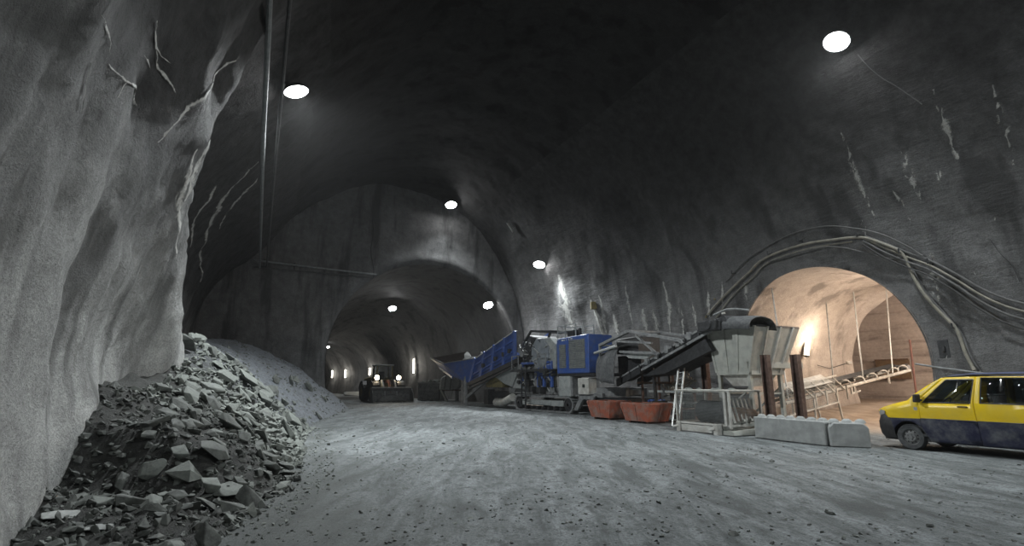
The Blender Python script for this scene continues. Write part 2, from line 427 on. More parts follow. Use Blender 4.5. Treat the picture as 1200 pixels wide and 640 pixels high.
ST_LEFT = [([(95, 8), (112, 30), (123, 48), (122, 62)], 2.6), ([(97, 70), (94, 100), (87, 130)], 2.2), ([(184, 24), (189, 58), (204, 76)], 2.2), ([(190, 62), (196, 85), (204, 108)], 2.2),
    ([(130, 76), (148, 95), (165, 105), (172, 128)], 2.6), ([(172, 66), (186, 84)], 2.2), ([(276, 64), (245, 92), (212, 122), (180, 165)], 2.6), ([(148, 96), (134, 114)], 2.2), ([(156, 108), (160, 124)], 4),
    ([(300, 188), (268, 220), (246, 262), (230, 330)], 2.6), ([(300, 206), (272, 236), (256, 268)], 2.2), ([(252, 216), (236, 240), (222, 290)], 2.6), ([(232, 158), (214, 200), (202, 240)], 4), ([(218, 170), (200, 230), (196, 300)], 4)]

# portal in the wall opposite the rubble: centre s 13.6
PS, PHW, PZC, PH = 13.6, 3.85, 2.6, 6.45
def horseshoe(hw, zc, h, n, foot=.93):
    """list of (offset, z) from foot at -hw to foot at +hw"""
    out = []; leg = max(4, n // 6)
    for k in range(leg): t = k / leg; out.append((-hw * (foot + (1 - foot) * sin(t * pi / 2)), zc * t))
    m = n - 2 * leg
    for k in range(m + 1): a = pi - pi * k / m; out.append((hw * cos(a), zc + (h - zc) * sin(a)))
    return out + [(-x, z) for x, z in reversed(out[:leg])]
PORT = horseshoe(PHW, PZC, PH, 72)
def port_half(z):
    if z >= PH: return -1
    if z >= PZC: return PHW * sqrt(max(0, 1 - ((z - PZC) / (PH - PZC)) ** 2))
    return PHW * (.93 + .07 * sin(z / PZC * pi / 2))
def wall_q(z):   # right wall
    return QC + (QR - QC) * max(0, 1 - (max(z, 0) / ZT) ** SE) ** (1 / SE)

S_LIST = [-9 + .5 * i for i in range(18)] + [.22 * i for i in range(int(S_END / .22) + 1)] + [S_END]
def shell(name, ph0, ph1, n, mat, st, hole=False):
    pts = []
    for s in S_LIST:
        row = []
        for j in range(n + 1):
            ph = ph0 + (ph1 - ph0) * j / n
            q, z = vault_pt(s, ph)
            p = W(s, q, z); row.append(p + vault_n(s, q, z) * disp(p))
        pts.append(row)
    skip = None
    if hole:
        ins = [[abs(SQ(p)[0] - PS) < port_half(p.z) for p in row] for row in pts]
        ni, nj = len(pts), len(pts[0])
        def skip(i, j): return ins[i][j] and ins[i + 1][j] and ins[i][j + 1] and ins[i + 1][j + 1]
        hp = [V((PS + o, z, 0)) for o, z in horseshoe(PHW, PZC, PH, 500)]
        for i in range(1, ni - 1):
            for j in range(nj):
                if not ins[i][j]: continue
                nb = [(i + 1, j), (i - 1, j), (i, min(j + 1, nj - 1)), (i, max(j - 1, 0)), (i + 1, min(j + 1, nj - 1)), (i - 1, min(j + 1, nj - 1)), (i + 1, max(j - 1, 0)), (i - 1, max(j - 1, 0))]
                if all(ins[a][b] for a, b in nb): continue
                p = pts[i][j]; c = V((SQ(p)[0], p.z, 0)); h = min(hp, key=lambda k: (k - c).length_squared)
                b = W(h.x, wall_q(h.y), h.y); s_, q_ = SQ(b); pts[i][j] = b + vault_n(s_, q_, b.z) * disp(b)
    return grid_mesh(name, pts, [mat, 'streak'], st, skip=skip)
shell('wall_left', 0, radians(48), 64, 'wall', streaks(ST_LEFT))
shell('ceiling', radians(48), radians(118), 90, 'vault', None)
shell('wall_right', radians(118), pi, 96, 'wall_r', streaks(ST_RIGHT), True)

# wall behind the viewer
def cap_wall(name, s, mat, sgn):
    pts = []
    for r in [k / 10 for k in range(11)]:
        row = []
        for j in range(81):
            q, z = vault_pt(s, pi * j / 80); p = W(s, QC + (q - QC) * (1 - r), z * (1 - r)); row.append(p + A * sgn * .2 * nz(p, .5, 3))
        pts.append(row)
    return grid_mesh(name, pts, [mat])
cap_wall('wall_back', -9, 'vault', 1)

# end wall with the big tunnel mouth
TQ, THW, TZC, TH_ = 12.1, 7.75, 3.6, 11.3
arch = horseshoe(THW, TZC, TH_, 120, .95)
outer = []
for j, (o, z) in enumerate(arch):
    ph = pi * j / (len(arch) - 1); outer.append(vault_pt(S_END, ph))
pts = []
NR = 22
for r in range(NR + 1):
    t = r / NR; row = []
    for (o, z), (q2, z2) in zip(arch, outer):
        q1 = TQ + o
        q = q1 + (q2 + (q2 - QC) * .03 - q1) * t; zz = z + (z2 * 1.03 - z) * t
        p = W(S_END, q, zz); k = min(1, t * 6)
        row.append(p - A * (k * (.25 * nz(p, .35, 21) + .1 * nz(p, 1.1, 22)) - .35 * (1 - sqrt(max(0, 1 - (1 - min(1, t * 9)) ** 2)))))
    pts.append(row)
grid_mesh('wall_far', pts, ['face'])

# the tunnel beyond, narrowing and bending
def tun_path(d):
    """(centre, direction, scale) d metres beyond the mouth"""
    ang = AZ + radians(9) * sstep(20, 70, d) + radians(14) * sstep(80, 160, d)
    return ang
TD = [0, .15, .4] + [1 + 1.0 * i for i in range(60)] + [62 + 3 * i for i in range(34)]
cen = W(S_END + .3, TQ); pts = []; TUN = []
prev = 0
for d in TD:
    ang = tun_path(d); dirv = V((-sin(ang), cos(ang), 0)); cen = cen + dirv * (d - prev); prev = d
    nn = V((cos(ang), sin(ang), 0))
    k = sstep(14, 30, d); hw = THW - 2.6 * k; h = TH_ - 3.0 * k; sh = -1.6 * k
    TUN.append((d, cen + nn * sh, dirv, nn, hw, h))
    row = []
    for o, z in horseshoe(hw, TZC * (1 - .25 * k), h, 72, .95):
        p = cen + nn * (sh + o) + V((0, 0, z)); inn = -(nn * o + V((0, 0, max(0, z - TZC)))).normalized()
        row.append(p + inn * (min(1, d) * (.22 * nz(p, .3, 31) + .10 * nz(p, .9, 32) + .05 * abs(sin(d * 1.3)))))
    pts.append(row)
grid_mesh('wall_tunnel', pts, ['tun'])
# far closure
mb = MB(); last = pts[-1]; mb.add(last, [tuple(range(len(last)))]); struct(mb.build('wall_tunnel_end', 'tun'))
def tun_at(d, off, z):
    for a, b in zip(TUN, TUN[1:]):
        if a[0] <= d <= b[0]: break
    t = (d - a[0]) / (b[0] - a[0]); return a[1].lerp(b[1], t) + a[3] * off + V((0, 0, z))

# side tunnel lining and the chamber beyond it
pts = []
QS = [0, .25] + [.6 * i for i in range(1, 15)]
for k, dq in enumerate(QS):
    row = []
    for o, z in PORT:
        q0 = wall_q(z); b = W(PS + o, q0, z); n0 = vault_n(PS + o, q0, z) * (disp(b) + .03)
        t = min(1, dq / 2.0); q = q0 + (QR - q0) * t + dq
        fl = 1 + .02 * (1 - t)
        p = W(PS + o * fl, q, z) + n0 * (1 - t)
        inn = -(A * o + V((0, 0, max(0, z - PZC)))).normalized()
        row.append(p + inn * (t * (.14 * nz(p, .6, 41) + .06 * nz(p, 1.7, 42))))
    pts.append(row)
grid_mesh('wall_side_tunnel', pts, ['lining'])
QE = QR + QS[-1]
# chamber: near face around the mouth, back wall, ends, roof
def bench_mat():
    m, nt, b = new_mat('bedded rock face')
    n = tex(nt, 1.0, 7, .65, stretch=(.25, .25, 2.6), dist=.5); n2 = tex(nt, 5, 7, .7)
    col = ramp(nt, n, [(.33, (.20, .165, .15)), (.45, (.42, .36, .32)), (.62, (.52, .45, .41))])
    col = mix(nt, .35, col, ramp(nt, n2, [(.3, (.2, .165, .15)), (.7, (.56, .49, .44))]))
    nt.links.new(col, b.inputs['Base Color']); b.inputs['Roughness'].default_value = .85
    p = bump(nt, b, n, .6, .1); bump(nt, b, n2, .5, .04, p); return m
M['bench'] = bench_mat()
def flat(name, f, nu, nv, mat):
    pts = [[f(i / nu, j / nv) for j in range(nv + 1)] for i in range(nu + 1)]
    return grid_mesh(name, pts, [mat])
QB = 36.0
def bk(u, v):
    p = W(2 + 24 * u, QB, 9.5 * v); return p - N * (.15 * nz(p, .5, 51) + .08 * nz(V((p.x * .2, p.y * .2, p.z * 3)), 1, 52) - .04 * v * 9.5 * .3)
flat('wall_chamber_back', bk, 60, 50, 'bench')
flat('wall_chamber_end', lambda u, v: W(2, QE - .3 + (QB + .6 - QE) * u, 9.5 * v), 6, 6, 'lining')
flat('wall_chamber_side', lambda u, v: W(26, QE - .3 + (QB + .6 - QE) * u, 9.5 * v), 6, 6, 'lining')
flat('ceiling_chamber', lambda u, v: W(2 + 24 * u, QE - .3 + (QB + .8 - QE) * v, 9.4), 6, 6, 'lining')
mouth = [(SQ(p)[0], p.z) for p in pts[-1]]
outr = []
for j in range(len(mouth)):
    t = j / (len(mouth) - 1)
    per = [(2, 0), (2, 9.5), (26, 9.5), (26, 0)]; L = [9.5, 24, 9.5]; d = t * sum(L)
    for (a, b), l in zip(zip(per, per[1:]), L):
        if d <= l + 1e-6: outr.append((a[0] + (b[0] - a[0]) * d / l, a[1] + (b[1] - a[1]) * d / l)); break
        d -= l
grid_mesh('wall_chamber_front', [[W(a[0] + (b[0] - a[0]) * r / 6, QE + .02, a[1] + (b[1] - a[1]) * r / 6) for a, b in zip(mouth, outr)] for r in range(7)], ['lining'])

# floor
sl = [-9 + .5 * i for i in range(20)] + [1 + .18 * i for i in range(170)]
while sl[-1] < 260: sl.append(sl[-1] + max(.25, (sl[-1] - 30) * .05))
ql = [-60 + 4 * i for i in range(14)] + [-6 + .22 * i for i in range(126)] + [22 + .6 * i for i in range(27)]
grid_mesh('floor', [[W(s, q, floor_z(s, q)) for q in ql] for s in sl], ['floor'])
# ------------------------------------------------------------------ rubble heap
TOE = [(2, -2.3), (5, -1.3), (7, -.4), (10, .5), (14, .9), (19, 1.35), (25, 2.4), (30, 3.7), (36, 5.2), (40, 6.2)]
TOP = [(3, .04), (6, .14), (8, .22), (9.9, .36), (10.7, 1.35), (12.4, 1.75), (16, 2.25), (19.5, 3.2), (24, 3.3), (30, 3.7), (36, 4.3), (40, 4.5)]
def pile_z(s, q, rough=True):
    qw = q_left(s) - .3; qt = interp(TOE, s)
    t = (q - qw) / (qt - qw); H = interp(TOP, s + (1.6 * max(0, min(1, t)) if s < 14 else 1.6 * max(0, min(1, t)) * sstep(20, 14, s)))
    if t >= 1.12: return -.4
    e = 1.15 + .35 * sstep(25, 38, s)
    z = H * (1 - max(0, t) ** e) if t < 1 else -.6 * (t - 1) * H
    z += .06 * H * sin(pi * max(0, min(1, t)))
    p = W(s, q)
    if rough:
        k = min(1, max(0, 1.1 - t) * 3)
        z += k * (.22 * nz(p, .7, 61) + .11 * nz(p, 1.9, 62) + .06 * nz(p, 4.5, 63))
    return z
pts = []
sl2 = [3 + .13 * i for i in range(int(36.8 / .13))]
for s in sl2:
    qa = q_left(s) - .9; qb = interp(TOE, s) * 1 + .9; pts.append([W(s, qa + (qb - qa) * j / 64, pile_z(s, qa + (qb - qa) * j / 64)) for j in range(65)])
heap = grid_mesh('rubble_heap', pts, ['rubble'])
tag(heap, 'heap of dark excavated rubble and fines banked against the rough grey wall', 'rubble heap', kind='stuff')

def rock_mesh(name, dims, n, rng, mat):
    bm = bmesh.new()
    for _ in range(n):
        d = V((rng.uniform(-1, 1), rng.uniform(-1, 1), rng.uniform(-1, 1)))
        m = max(abs(d.x), abs(d.y), abs(d.z)); d = d / m * rng.uniform(.75, 1) if rng.random() < .7 else d.normalized()
        bm.verts.new((d.x * dims[0] / 2, d.y * dims[1] / 2, d.z * dims[2] / 2))
    r = bmesh.ops.convex_hull(bm, input=bm.verts)
    bmesh.ops.delete(bm, geom=[g for g in r['geom_interior'] if isinstance(g, bmesh.types.BMVert)], context='VERTS')
    bmesh.ops.bevel(bm, geom=list(bm.edges), offset=min(dims) * .05, segments=1, affect='EDGES', clamp_overlap=True)
    me = bpy.data.meshes.new(name); bm.to_mesh(me); bm.free(); me.materials.append(M[mat]); return me
rng = random.Random(11)
PROT = {}
for mat in ('rock', 'rock_dark', 'rock_pale'):
    PROT[mat] = [rock_mesh('rock', (1, rng.uniform(.55, .95), rng.uniform(.28, .6)), rng.randint(11, 17), rng, mat) for _ in range(7)]
placed = []
def heap_n(s, q):
    e = .25; zx = pile_z(s + e, q, False) - pile_z(s - e, q, False); zy = pile_z(s, q + e, False) - pile_z(s, q - e, False)
    return (V((0, 0, 1)) - A * (zx / (2 * e)) - N * (zy / (2 * e))).normalized()
def put_rock(s, q, size, mat, label, group, k=None, on_floor=False, rot=None, sink=.12, name='rock', flat=1.0, level=False):
    me = PROT[mat][rng.randrange(7) if k is None else k]
    o = bpy.data.objects.new(name, me); COL.objects.link(o)
    z = max(pile_z(s, q, True), floor_z(s, q)) if not on_floor else floor_z(s, q)
    n = V((0, 0, 1)) if on_floor or level else heap_n(s, q)
    R = n.to_track_quat('Z', 'Y').to_matrix() @ Euler((rng.gauss(0, .25), rng.gauss(0, .25), rng.uniform(0, 6.28)) if rot is None else rot).to_matrix()
    sc = V((size * rng.uniform(.85, 1.15), size * rng.uniform(.85, 1.15), size * flat))
    mat4 = R.to_4x4() @ Matrix.Diagonal((*sc, 1))
    zs = [(mat4 @ v.co).z for v in me.vertices]; lift = -min(zs) - sink * size if on_floor else (max(zs) - min(zs)) * (.5 - sink * 1.2)
    o.matrix_world = Matrix.Translation(W(s, q, z + lift)) @ mat4
    placed.append((s, q, size)); return tag(o, label, 'rock', group)
def free(s, q, size, k=.36):
    return all((s - a) ** 2 + (q - b) ** 2 > (k * (size + c)) ** 2 for a, b, c in placed)

# the stones one can point to
SPECIAL = [((344, 503), .95, 'rock', 'big grey boulder at the outer toe of the rubble heap, above the bare floor', .85),
    ((285, 449), 1.25, 'rock', 'long flat tilted slab lying alone on the smooth upper slope of the rubble heap', .45),
    ((252, 537), .58, 'rock_dark', 'large dark wedge-shaped block standing out midway down the rubble heap', .8),
    ((244, 574), .5, 'rock', 'squared grey block resting low on the front toe of the rubble heap', .8),
    ((268, 582), .45, 'rock', 'flat grey slab leaning beside the squared block at the toe of the heap', .55),
    ((206, 408), 1.1, 'rock_dark', 'dark block crowning the top of the rubble heap beside the wall buttress', .8),
    ((318, 508), .7, 'rock', 'broad slab next to the big boulder on the outer toe of the heap', .6),
    ((268, 505), .7, 'rock_dark', 'dark tilted block shading the stones under it in the middle of the heap', .7),
    ((178, 560), .36, 'rock', 'mid-grey angular block at the foot of the black dirt bank', .8)]
def heap_hit(px, py):
    d = ray(px, py); t = 3
    while t < 60:
        p = EYE + d * t; s, q = SQ(p)
        if p.z < max(pile_z(s, q), 0): return s, q
        t += .04
    return SQ(at_z(px, py))
for (px, py), size, mat, lab, fl in SPECIAL:
    s, q = heap_hit(px, py); put_rock(s, q, size, mat, lab, None, sink=.1, flat=fl)
for (px, py, sz) in ((72, 628, .62), (112, 634, .42)):
    p = at_z(px, py, .05); s, q = SQ(p)
    put_rock(s, q, sz, 'rock_pale', 'pale flat slab lying at the near foot of the grey wall' if sz > .5 else 'smaller pale slab beside the big pale slab at the wall foot', None, on_floor=False, sink=.1, flat=.42, rot=(.1, -.08, .5), k=2, level=True)

def zone(n, srange, trange, sizes, mats, label, group, tries=60):
    for _ in range(n):
        for _t in range(tries):
            s = rng.uniform(*srange); t = rng.uniform(*trange)
            qw = q_left(s); q = qw + (interp(TOE, s) - qw) * t
            size = rng.uniform(*sizes) * (1 if rng.random() < .8 else 1.35)
            if free(s, q, size):
                put_rock(s, q, size, rng.choice(mats), label, group, sink=rng.uniform(.05, .2), flat=rng.uniform(.6, 1)); break
zone(112, (13, 23), (.2, 1.02), (.22, .62), ['rock', 'rock', 'rock', 'rock_dark'], 'angular grey-green rock on the stony middle of the rubble heap', 'rocks on the middle of the rubble heap')
zone(84, (8, 13.5), (.3, 1.04), (.15, .46), ['rock', 'rock_dark', 'rock_dark', 'rock_dark'], 'dark angular rock at the foot of the black dirt bank', 'rocks below the black dirt bank')
zone(40, (4.2, 8), (.3, 1.15), (.08, .26), ['rock', 'rock_dark', 'rock'], 'small angular rock strewn along the near foot of the grey wall', 'rocks at the near wall foot')
zone(12, (18.3, 21), (.02, .3), (.35, .8), ['rock', 'rock_dark', 'rock'], 'rock near the crest of the rubble heap below the crowning block', 'rocks at the crest of the heap')
zone(14, (22, 36), (.55, 1.05), (.25, .55), ['rock', 'rock', 'rock_dark'], 'grey rock on the smooth far slope of the heap, towards the big tunnel mouth', 'rocks on the far slope of the heap')
# stones on the floor
for i, (px, py, sz) in enumerate([(973, 603, .13), (860, 628, .16), (852, 560, .10), (758, 578, .10), (772, 592, .08), (820, 585, .09), (905, 541, .12), (962, 531, .12), (990, 548, .09), (700, 560, .08), (640, 600, .08), (820, 605, .07),
        (425, 632, .09), (330, 590, .10), (352, 545, .12), (385, 522, .16), (470, 528, .10), (560, 555, .08), (628, 590, .07), (1090, 618, .09), (1120, 596, .07), (310, 600, .09), (300, 576, .12), (415, 512, .15), (520, 520, .12), (440, 500, .16), (345, 565, .09), (1040, 565, .08), (742, 540, .1), (665, 520, .12)]):
    s, q = SQ(at_z(px, py))
    if i == 0: put_rock(s, q, sz * 1.3, 'rock_dark', 'black lump of rock alone on the open floor in front of the concrete blocks', None, on_floor=True)
    else: put_rock(s, q, sz, 'rock_dark', 'small dark stone lying loose on the packed dirt floor', 'loose stones on the floor', on_floor=True)

# fine broken stone between the rocks: uncountable
mb = MB()
small = [rock_mesh('g', (1, .8, .45), 9, rng, 'rock') for _ in range(5)]
def gravel(n, srange, trange, sizes, mi):
    for _ in range(n):
        s = rng.uniform(*srange); t = rng.uniform(*trange); qw = q_left(s); q = qw + (interp(TOE, s) - qw) * t
        sz = sizes[0] * (sizes[1] / sizes[0]) ** rng.random(); me = rng.choice(small)
        R = Euler((rng.gauss(0, .5), rng.gauss(0, .5), rng.uniform(0, 6.3))).to_matrix(); c = W(s, q, max(pile_z(s, q), floor_z(s, q)) + .1 * sz)
        mb.add([c + R @ (v.co * sz) for v in me.vertices], [tuple(p.vertices) for p in me.polygons], mi)
gravel(2200, (12, 22), (.10, 1.08), (.06, .32), 0)
gravel(2600, (6, 13), (.0, 1.1), (.03, .20), 1)
gravel(900, (3.4, 8), (.0, 1.35), (.02, .09), 0)
gravel(800, (20, 39), (.05, 1.06), (.05, .22), 0)
gravel(500, (8, 22), (.95, 1.3), (.03, .10), 0)
g = mb.build('broken_stone', ['rock', 'rock_dark'])
tag(g, 'fine broken stone scattered between the rocks of the rubble heap', 'broken stone', kind='stuff')

# crumbs of muck trodden into the floor: uncountable
mb = MB()
for _ in range(5200):
    d_ = 4.2 * (30 / 4.2) ** rng.random(); a_ = rng.uniform(-.85, .80); x, y = d_ * sin(a_), d_ * cos(a_); s, q = SQ(V((x, y, 0)))
    if q > 19.5 or q < interp(TOE, s) - .2: continue
    if nz(V((x, y, 0)), .45, 71) + .5 * nz(V((x, y, 0)), 1.6, 72) < rng.uniform(-.35, .45): continue
    sz = .022 * (4.0) ** rng.random() * (1 if d_ < 14 else 1.4); me = rng.choice(small)
    R = Euler((rng.gauss(0, .3), rng.gauss(0, .3), rng.uniform(0, 6.3))).to_matrix(); c = V((x, y, floor_z(s, q) + .004))
    mb.add([c + R @ (v.co * sz) for v in me.vertices], [tuple(p.vertices) for p in me.polygons], 0 if rng.random() < .8 else 1)
g = mb.build('muck_crumbs', ['muck', 'rock'])
tag(g, 'dark crumbs of muck trodden into the packed dirt floor', 'crumbs', kind='stuff')

# ------------------------------------------------------------------ lamps
def flood(px, py, hit, power, label, r=.28, cone=150, aim=None, pos=None, far=False, blend=.5):
    p, n = (hit(px, py) if pos is None else pos)
    aim = V(aim) if aim else (n * .5 + V((0, 0, -1)))
    ax = aim.normalized()
    e = thing('flood_lamp', p, 0, label, 'lamp', None)
    b = MB(); b.bar(-n * .1, ax * .05 + n * .25, .05, .05); b.box(-.12, .12, -.12, .12, -.02, .02); b.build('bracket', 'dark', e)
    c = n * .35
    h = MB(); h.lathe([(.05, -.30), (.12, -.28), (r * .75, -.16), (r * 1.08, 0), (r * 1.08, .03), (r * .98, .03)], c, ax, 24)
    for k in range(10):
        a = 2 * pi * k / 10
    h.lathe([(.0, -.30), (.05, -.30)], c, ax, 24); h.build('housing', 'dark', e, smooth=True)
    g = MB(); g.lathe([(r * .98, .02), (r * .85, .06), (r * .55, .11), (r * .25, .135), (0.001, .14)], c, ax, 24)
    g.build('lamp_glass', 'lens_far' if far else 'lens', e, smooth=True)
    L = bpy.data.lights.new('lamp_beam', 'SPOT'); L.energy = power; L.spot_size = radians(cone); L.spot_blend = blend; L.shadow_soft_size = r
    L.color = (.93, .985, 1)
    lo = bpy.data.objects.new('lamp_beam', L); COL.objects.link(lo); lo.parent = e; lo.location = c + ax * (.16 + r * 0)
    lo.rotation_euler = (ax).to_track_quat('-Z', 'Y').to_euler(); return e
PW = 0.6
flood(333, 97, vault_hit, 16500 * PW, 'big round floodlight glaring high on the vault above the rubble heap', r=.40, aim=N * .32 - A * .05 + V((0, 0, -1)), cone=146, blend=.55)
flood(985, 45, vault_hit, 9000 * PW, 'big round floodlight glaring on the vault above the side tunnel cables', r=.40, aim=-N * .5 + V((0, 0, -1)), cone=135, blend=.7)
flood(521, 247, end_hit and (lambda a, b: (end_hit(a, b, 1.3), -A)), 6500 * PW, 'round floodlight high over the crown of the big tunnel mouth', r=.44, aim=-A * .42 + V((0, 0, -1)), cone=128, blend=.6)
flood(637, 308, vault_hit, 10000 * PW, 'round floodlight on the vault over the crusher, beside the big tunnel mouth', r=.44, aim=-N * .3 - A * .35 + V((0, 0, -1)), cone=124, blend=.6)
# behind the viewer the hall goes on under more of the same lamps
pb = W(-5, 3.2, 14.5)
flood(0, 0, None, 900 * PW, 'round floodlight on the vault behind the viewer', r=.36, aim=A * .35 + N * .15 + V((0, 0, -1)), pos=(pb, V((0, 0, -1))))
pb2 = W(-5, 14.5, 14.5)
flood(0, 0, None, 9000 * PW, 'second floodlight on the vault behind the viewer', r=.36, aim=A * .5 + N * .1 + V((0, 0, -1)), pos=(pb2, V((0, 0, -1))))
def tun_lamp(px, py, power, label, r=.3, far=False):
    best = None; d = ray(px, py)
    for tt in [k * .25 for k in range(100 if not far else 300, 900)]:
        p = EYE + d * tt
        for (a, c, dv, nn, hw, h) in TUN:
            if abs((p - c).dot(dv)) < 2.0:
                o = (p - c).dot(nn)
                if abs(o) > hw or (p.z > TZC and (o / hw) ** 2 + ((p.z - TZC) / (h - TZC)) ** 2 > .9):
                    best = p; break
        if best: break
    n = -V((0, 0, .9)) - nn * .2
    flood(0, 0, None, power, label, r=r, pos=(best, n.normalized()), far=far, aim=-A * .75 + V((0, 0, -1)), cone=112); return best
tun_lamp(461, 358, 3200 * PW, 'round floodlight on the tunnel roof above the wheel loader', r=.42)
tun_lamp(573, 353, 3000 * PW, 'round floodlight on the tunnel wall above the blue feed hopper', r=.42)
tun_lamp(407, 391, 700 * PW, 'faint distant lamp on the roof deep in the tunnel', r=.22, far=True)
tun_lamp(385, 404, 1200 * PW, 'small distant lamp at the tunnel mouth edge, beyond the loader', r=.25, far=True)

def tube_lamp(top, bot, mat, label, power, color, w=.09, n=None):
    top, bot = V(top), V(bot)
    e = thing('tube_lamp', bot, 0, label, 'lamp'); t = top - bot
    n = V(n).normalized()
    b = MB(); b.bar(n * -.09, t + n * -.09, w * 1.7, .05, up=n); b.build('housing', 'grey', e)
    g = MB(); g.tube([t * .03, t * .97], w * .75, 12); g.build('lamp_tube', mat, e, smooth=True)
    c = MB(); c.cyl(V((0, 0, 0)), t * .035, w * .85, 12); c.cyl(t * .965, t, w * .85, 12); c.build('end_cap', 'dark', e)
    if power:
        L = bpy.data.lights.new('lamp_light', 'POINT'); L.energy = power; L.color = color; L.shadow_soft_size = .4
        lo = bpy.data.objects.new('lamp_light', L); COL.objects.link(lo); lo.parent = e; lo.location = t * .5 + n * .7
    return e
# in the side tunnel: on the lining s = PS + PHW
def lining_pt(px, py, off=.25):
    d = ray(px, py); t = (PS + PHW - off) / d.dot(A); return EYE + d * t
tube_lamp(lining_pt(949, 379, .35), lining_pt(945, 418, .3), 'tube', 'bright warm tube lamp hanging on the lining of the side tunnel', 150, (1, .82, .64), w=.14, n=-A)
tube_lamp(W(7.6, QE + .35, 5.2), W(7.6, QE + .3, 3.4), 'tube', 'warm tube lamp round the corner in the side chamber', 2300, (1, .84, .70), w=.14, n=N)
tube_lamp(W(PS - 3.2, QR + 3.4, 5.0), W(PS - 3.3, QR + 3.4, 3.4), 'tube', 'warm tube lamp on the hidden side of the side tunnel lining', 850, (1, .82, .66), w=.14, n=A)
def tun_wall_pt(px, py, off=.3):
    d = ray(px, py)
    for tt in [k * .2 for k in range(200, 1100)]:
        p = EYE + d * tt
        for (a, c, dv, nn, hw, h) in TUN:
            if abs((p - c).dot(dv)) < 1.5 and (p - c).dot(nn) > hw - off: return p, nn
    return p, nn
for (x0, y0, y1, lab) in ((485, 420, 438, 'tube lamp upright on the tunnel wall beside the wheel loader bucket'), (433.5, 431, 440, 'tube lamp peeping out behind the wheel loader cab'), (405, 433, 443, 'tube lamp deep in the tunnel, second of the distant pair'), (389.5, 434, 443, 'tube lamp deepest in the tunnel, close to the mouth edge')):
    b, nn = tun_wall_pt(x0 - .4, y1); dd = (b - EYE).length; d1 = ray(x0, y0); hb = (b.xy).length
    t = EYE + d1 * (hb / d1.xy.length)
    tube_lamp(t, b, 'tube_cool', lab, 160, (1, .95, .85), w=.11 if x0 > 480 else .16, n=-nn)
# the unlit fitting on the vault
p0, n0 = vault_hit(597, 258, .25); p1, n1 = vault_hit(605, 270, .25)
tube_lamp(p0, p1, 'white', 'unlit pale tube fitting on the dark vault between two floodlights', 0, None, w=.1, n=n0)

# ------------------------------------------------------------------ pipes and cables
def tube_thing(name, pts, r, mat, label, cat, n=8, group=None, parent=None):
    o = MB().tube(pts, r, n).build(name, mat, parent, smooth=True); return tag(o, label, cat, group) if label else o
ec = end_hit(297, 305, .35)
run = []
for k in range(26):
    s = -8 + (S_END - .6 + 8) * k / 25
    q = -.55; z = ZT * (1 - abs((q - QC) / (QC - q_left(min(s, 18)))) ** SE) ** (1 / SE) - .35
    run.append(W(s, q, z - .5 * sstep(18, 21, s) * 0))
for j, (dq, dz, r, lab) in enumerate(((0, 0, .07, 'upper of the two service pipes running down the vault to the tunnel mouth'), (.42, .12, .05, 'thinner lower service pipe beside the main pipe along the vault'))):
    e1 = end_hit(297, 306 + j * 8, .35); e2 = end_hit(440, 323 + j * 5, .35) if j == 0 else end_hit(432, 326, .35)
    pts2 = [p + N * dq + V((0, 0, dz)) for p in run]
    # bend from the vault to the face
    last = pts2[-1]
    pts2 = pts2[:-1] + [last + (e1 - last) * .0, V((last.x, last.y, (last.z + e1.z) / 2)), e1 - V((0, 0, .0)), e1 + (e2 - e1) * .03] + [e1.lerp(e2, k / 8) for k in range(1, 9)]
    tube_thing('service_pipe', pts2, r, 'pipe_dark' if j == 1 else 'pipe', lab, 'pipe')
for k, px in enumerate((310, 345, 380, 412)):
    a = end_hit(px, 306 + (px - 297) * .125, .0); b = MB(); b.bar(a - A * .02, a - A * .42, .05, .05); b.box(-.0, .0, 0, 0, 0, 0)
    b = MB(); b.bar(a + V((0, 0, -.22)), a - A * .45 + V((0, 0, -.22)), .06, .06); b.bar(a + V((0, 0, -.25)), a + V((0, 0, .25)), .08, .05)
    tag(b.build('pipe_bracket', 'dark'), 'dark steel bracket holding the service pipes on the wall over the rubble heap', 'bracket', 'service pipe brackets')
tube_thing('hanging_cable', [end_hit(436, 258 + k * 8.5, .16) + N * .12 * sin(k * 1.1) for k in range(9)], .035, 'cable_dark', 'thin black cable hanging beside the tunnel mouth down to the pipe ends', 'cable')
def smooth_px(pts, n=6):
    out = []
    for i in range(len(pts) - 1):
        p0 = pts[max(i - 1, 0)]; p1 = pts[i]; p2 = pts[i + 1]; p3 = pts[min(i + 2, len(pts) - 1)]
        for k in range(n):
            t = k / n
            out.append(tuple(.5 * ((2 * p1[c]) + (-p0[c] + p2[c]) * t + (2 * p0[c] - 5 * p1[c] + 4 * p2[c] - p3[c]) * t * t + (-p0[c] + 3 * p1[c] - 3 * p2[c] + p3[c]) * t ** 3) for c in (0, 1)))
    return out + [pts[-1]]
def wall_cable(name, px, r, mat, label, off=.14, cat='cable', n=5):
    return tube_thing(name, [vault_hit(x, y, off)[0] for x, y in smooth_px(px, n)], r * .62, mat, label, cat)
wall_cable('arch_hose', [(834, 368), (852, 346), (878, 322), (900, 302), (940, 287), (975, 281), (1012, 278), (1040, 287), (1058, 298), (1075, 330), (1100, 362), (1122, 385), (1136, 415), (1146, 434)], .085, 'hose', 'thick pale hose arching over the side tunnel and down behind the van', .17, 'hose')
wall_cable('arch_hose', [(842, 372), (862, 345), (884, 326), (905, 306), (945, 292), (978, 286), (1000, 283)], .05, 'hose', 'thinner pale hose tucked under the thick hose over the side tunnel', .12, 'hose')
wall_cable('arch_cable', [(852, 330), (876, 305), (905, 286), (935, 272), (968, 265), (1000, 267), (1030, 273), (1060, 287), (1080, 300)], .05, 'cable', 'grey cable tracing the topmost arc above the side tunnel', .12)
